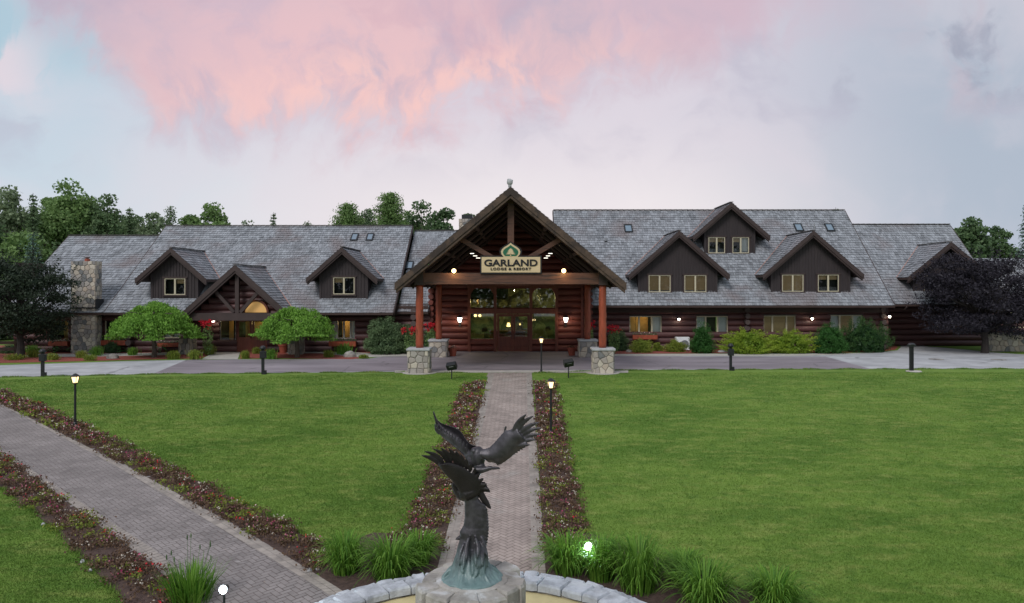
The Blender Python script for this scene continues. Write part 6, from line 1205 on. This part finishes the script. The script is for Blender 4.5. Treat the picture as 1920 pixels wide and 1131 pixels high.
for i in range(7): s_ = i / 6; feather(mb, sp3(893 + 5 * s_, 915 + 4 * s_, .0), sp3(908 + 15 * s_ - (s_ > .8) * 3, 950 - (1 - s_) * 10 + 5 * s_ - 14 * (s_ > .6) * 0, .04), .032, (-.06, 0), .035, tipw=.15)
feather(mb, sp3(896, 913), sp3(921, 956, .03), .05, (-.05, 0), .05, tipw=.1)
mb.tube(resample(P2([(862, 930), (876, 924), (890, 918), (900, 918)], 0, 0), 8), [.09, .13, .12, .07], 12) if 0 else mb.tube([sp3(864, 928, .02), sp3(874, 925), sp3(886, 920), (sp3(899, 917))], [.075, .11, .105, .06], 12)
mb.tube([sp3(874, 932, .05), sp3(864, 931, .08), sp3(856, 922, .08), sp3(852, 914, .06)], [.085, .075, .062, .045], 12)
mb.ball(sp3(853, 912, .06), (.06, .055, .05), 12, 8); mb.tube([sp3(853, 911, .05), sp3(849, 908, .02), sp3(848, 912, .0)], [.03, .018, .006], 8)
polished(mb, 'lower_eagle', .010, 1, 'bronze_shaded')
# upper eagle: left wing swept up, right wing spread with open fingers
mb = MB()
A = P2([(893, 872), (876, 866), (858, 850), (840, 836), (826, 825), (815, 808), (809, 795), (806.5, 779)], .10, .30); B = P2([(893, 838), (884, 838), (874, 830), (862, 814), (848, 806), (828, 801), (816, 794), (807.5, 779)], .10, .30)
loft(mb, resample(A, 26), resample(B, 26), 10, .04, .10)
for i in range(12): s_ = i / 11; p0 = Vector((812 + 62 * s_, 800 + 34 * s_ ** 1.3, 0)); feather(mb, sp3(p0.x, p0.y, .24 - .16 * s_), sp3(p0.x + 8 + 8 * s_, p0.y + 22 + 16 * s_, .24 - .16 * s_), .018, (-.12, 0), .02)
A = P2([(893, 842), (908, 841), (920, 836), (935, 819), (947, 806), (957, 803), (966, 797)], .02, -.12); B = P2([(916, 868), (926, 868), (936, 871), (948, 864), (962, 852), (976, 837), (990, 828)], .02, -.12)
loft(mb, resample(A, 24), resample(B, 24), 12, .03, -.06)
fing = [((960, 810), (987.5, 771), .037, .06), ((964, 814), (1001, 774), .036, .09), ((966, 818), (1012, 786), .036, .09), ((968, 822), (1015.5, 796), .034, .08), ((970, 826), (1015, 808), .034, .07), ((972, 829), (1005, 818), .030, .05), ((968, 833), (994, 828), .030, .02)]
for i, (r0, t0, w, bd) in enumerate(fing): feather(mb, sp3(*r0, -.12), sp3(*t0, -.20), w, (bd, -.05), .026, tipw=.2)
for i in range(13): s_ = i / 12; feather(mb, sp3(952 - 26 * s_, 826 + 24 * s_, -.12 + .10 * s_), sp3(990 - 56 * s_, 834 + 40 * s_, -.10 + .10 * s_), .026, (.04, 0), .024, tipw=.35)
feather(mb, sp3(946, 808, -.06), sp3(949.5, 796, -.08), .018, (0, 0), .03, tipw=.2)
mb.tube([sp3(874, 862, .12), sp3(886, 856, .07), sp3(897, 852, .04), sp3(903, 862, .03), sp3(904, 874, .02), sp3(896, 882, -.01), sp3(886, 900, -.02)], [.045, .075, .095, .085, .065, .06, .06], 14)
mb.ball(sp3(889, 846, .02), (.05, .06, .05), 12, 8); mb.ball(sp3(896, 858, .04), (.105, .10, .15), 14, 10); mb.ball(sp3(886, 866, .06), (.09, .08, .10), 12, 8)
mb.tube([sp3(893, 880, -.04), sp3(906, 879, -.06), sp3(920, 875, -.07), sp3(938, 876.5, -.08)], [.05, .042, .028, .008], 10)
for i in range(8): s_ = i / 7; feather(mb, sp3(892 + 14 * s_, 880 - 3 * s_, -.05), sp3(903 + 26 * s_, 886 - 10 * s_, -.08), .018, (.05, 0), .022)
for i in range(4): feather(mb, sp3(914, 875, -.07), sp3(936 + i, 873 + i * 1.6, -.08), .009, (.03, 0), .014, tipw=.1)
polished(mb, 'upper_eagle', .010, 1)
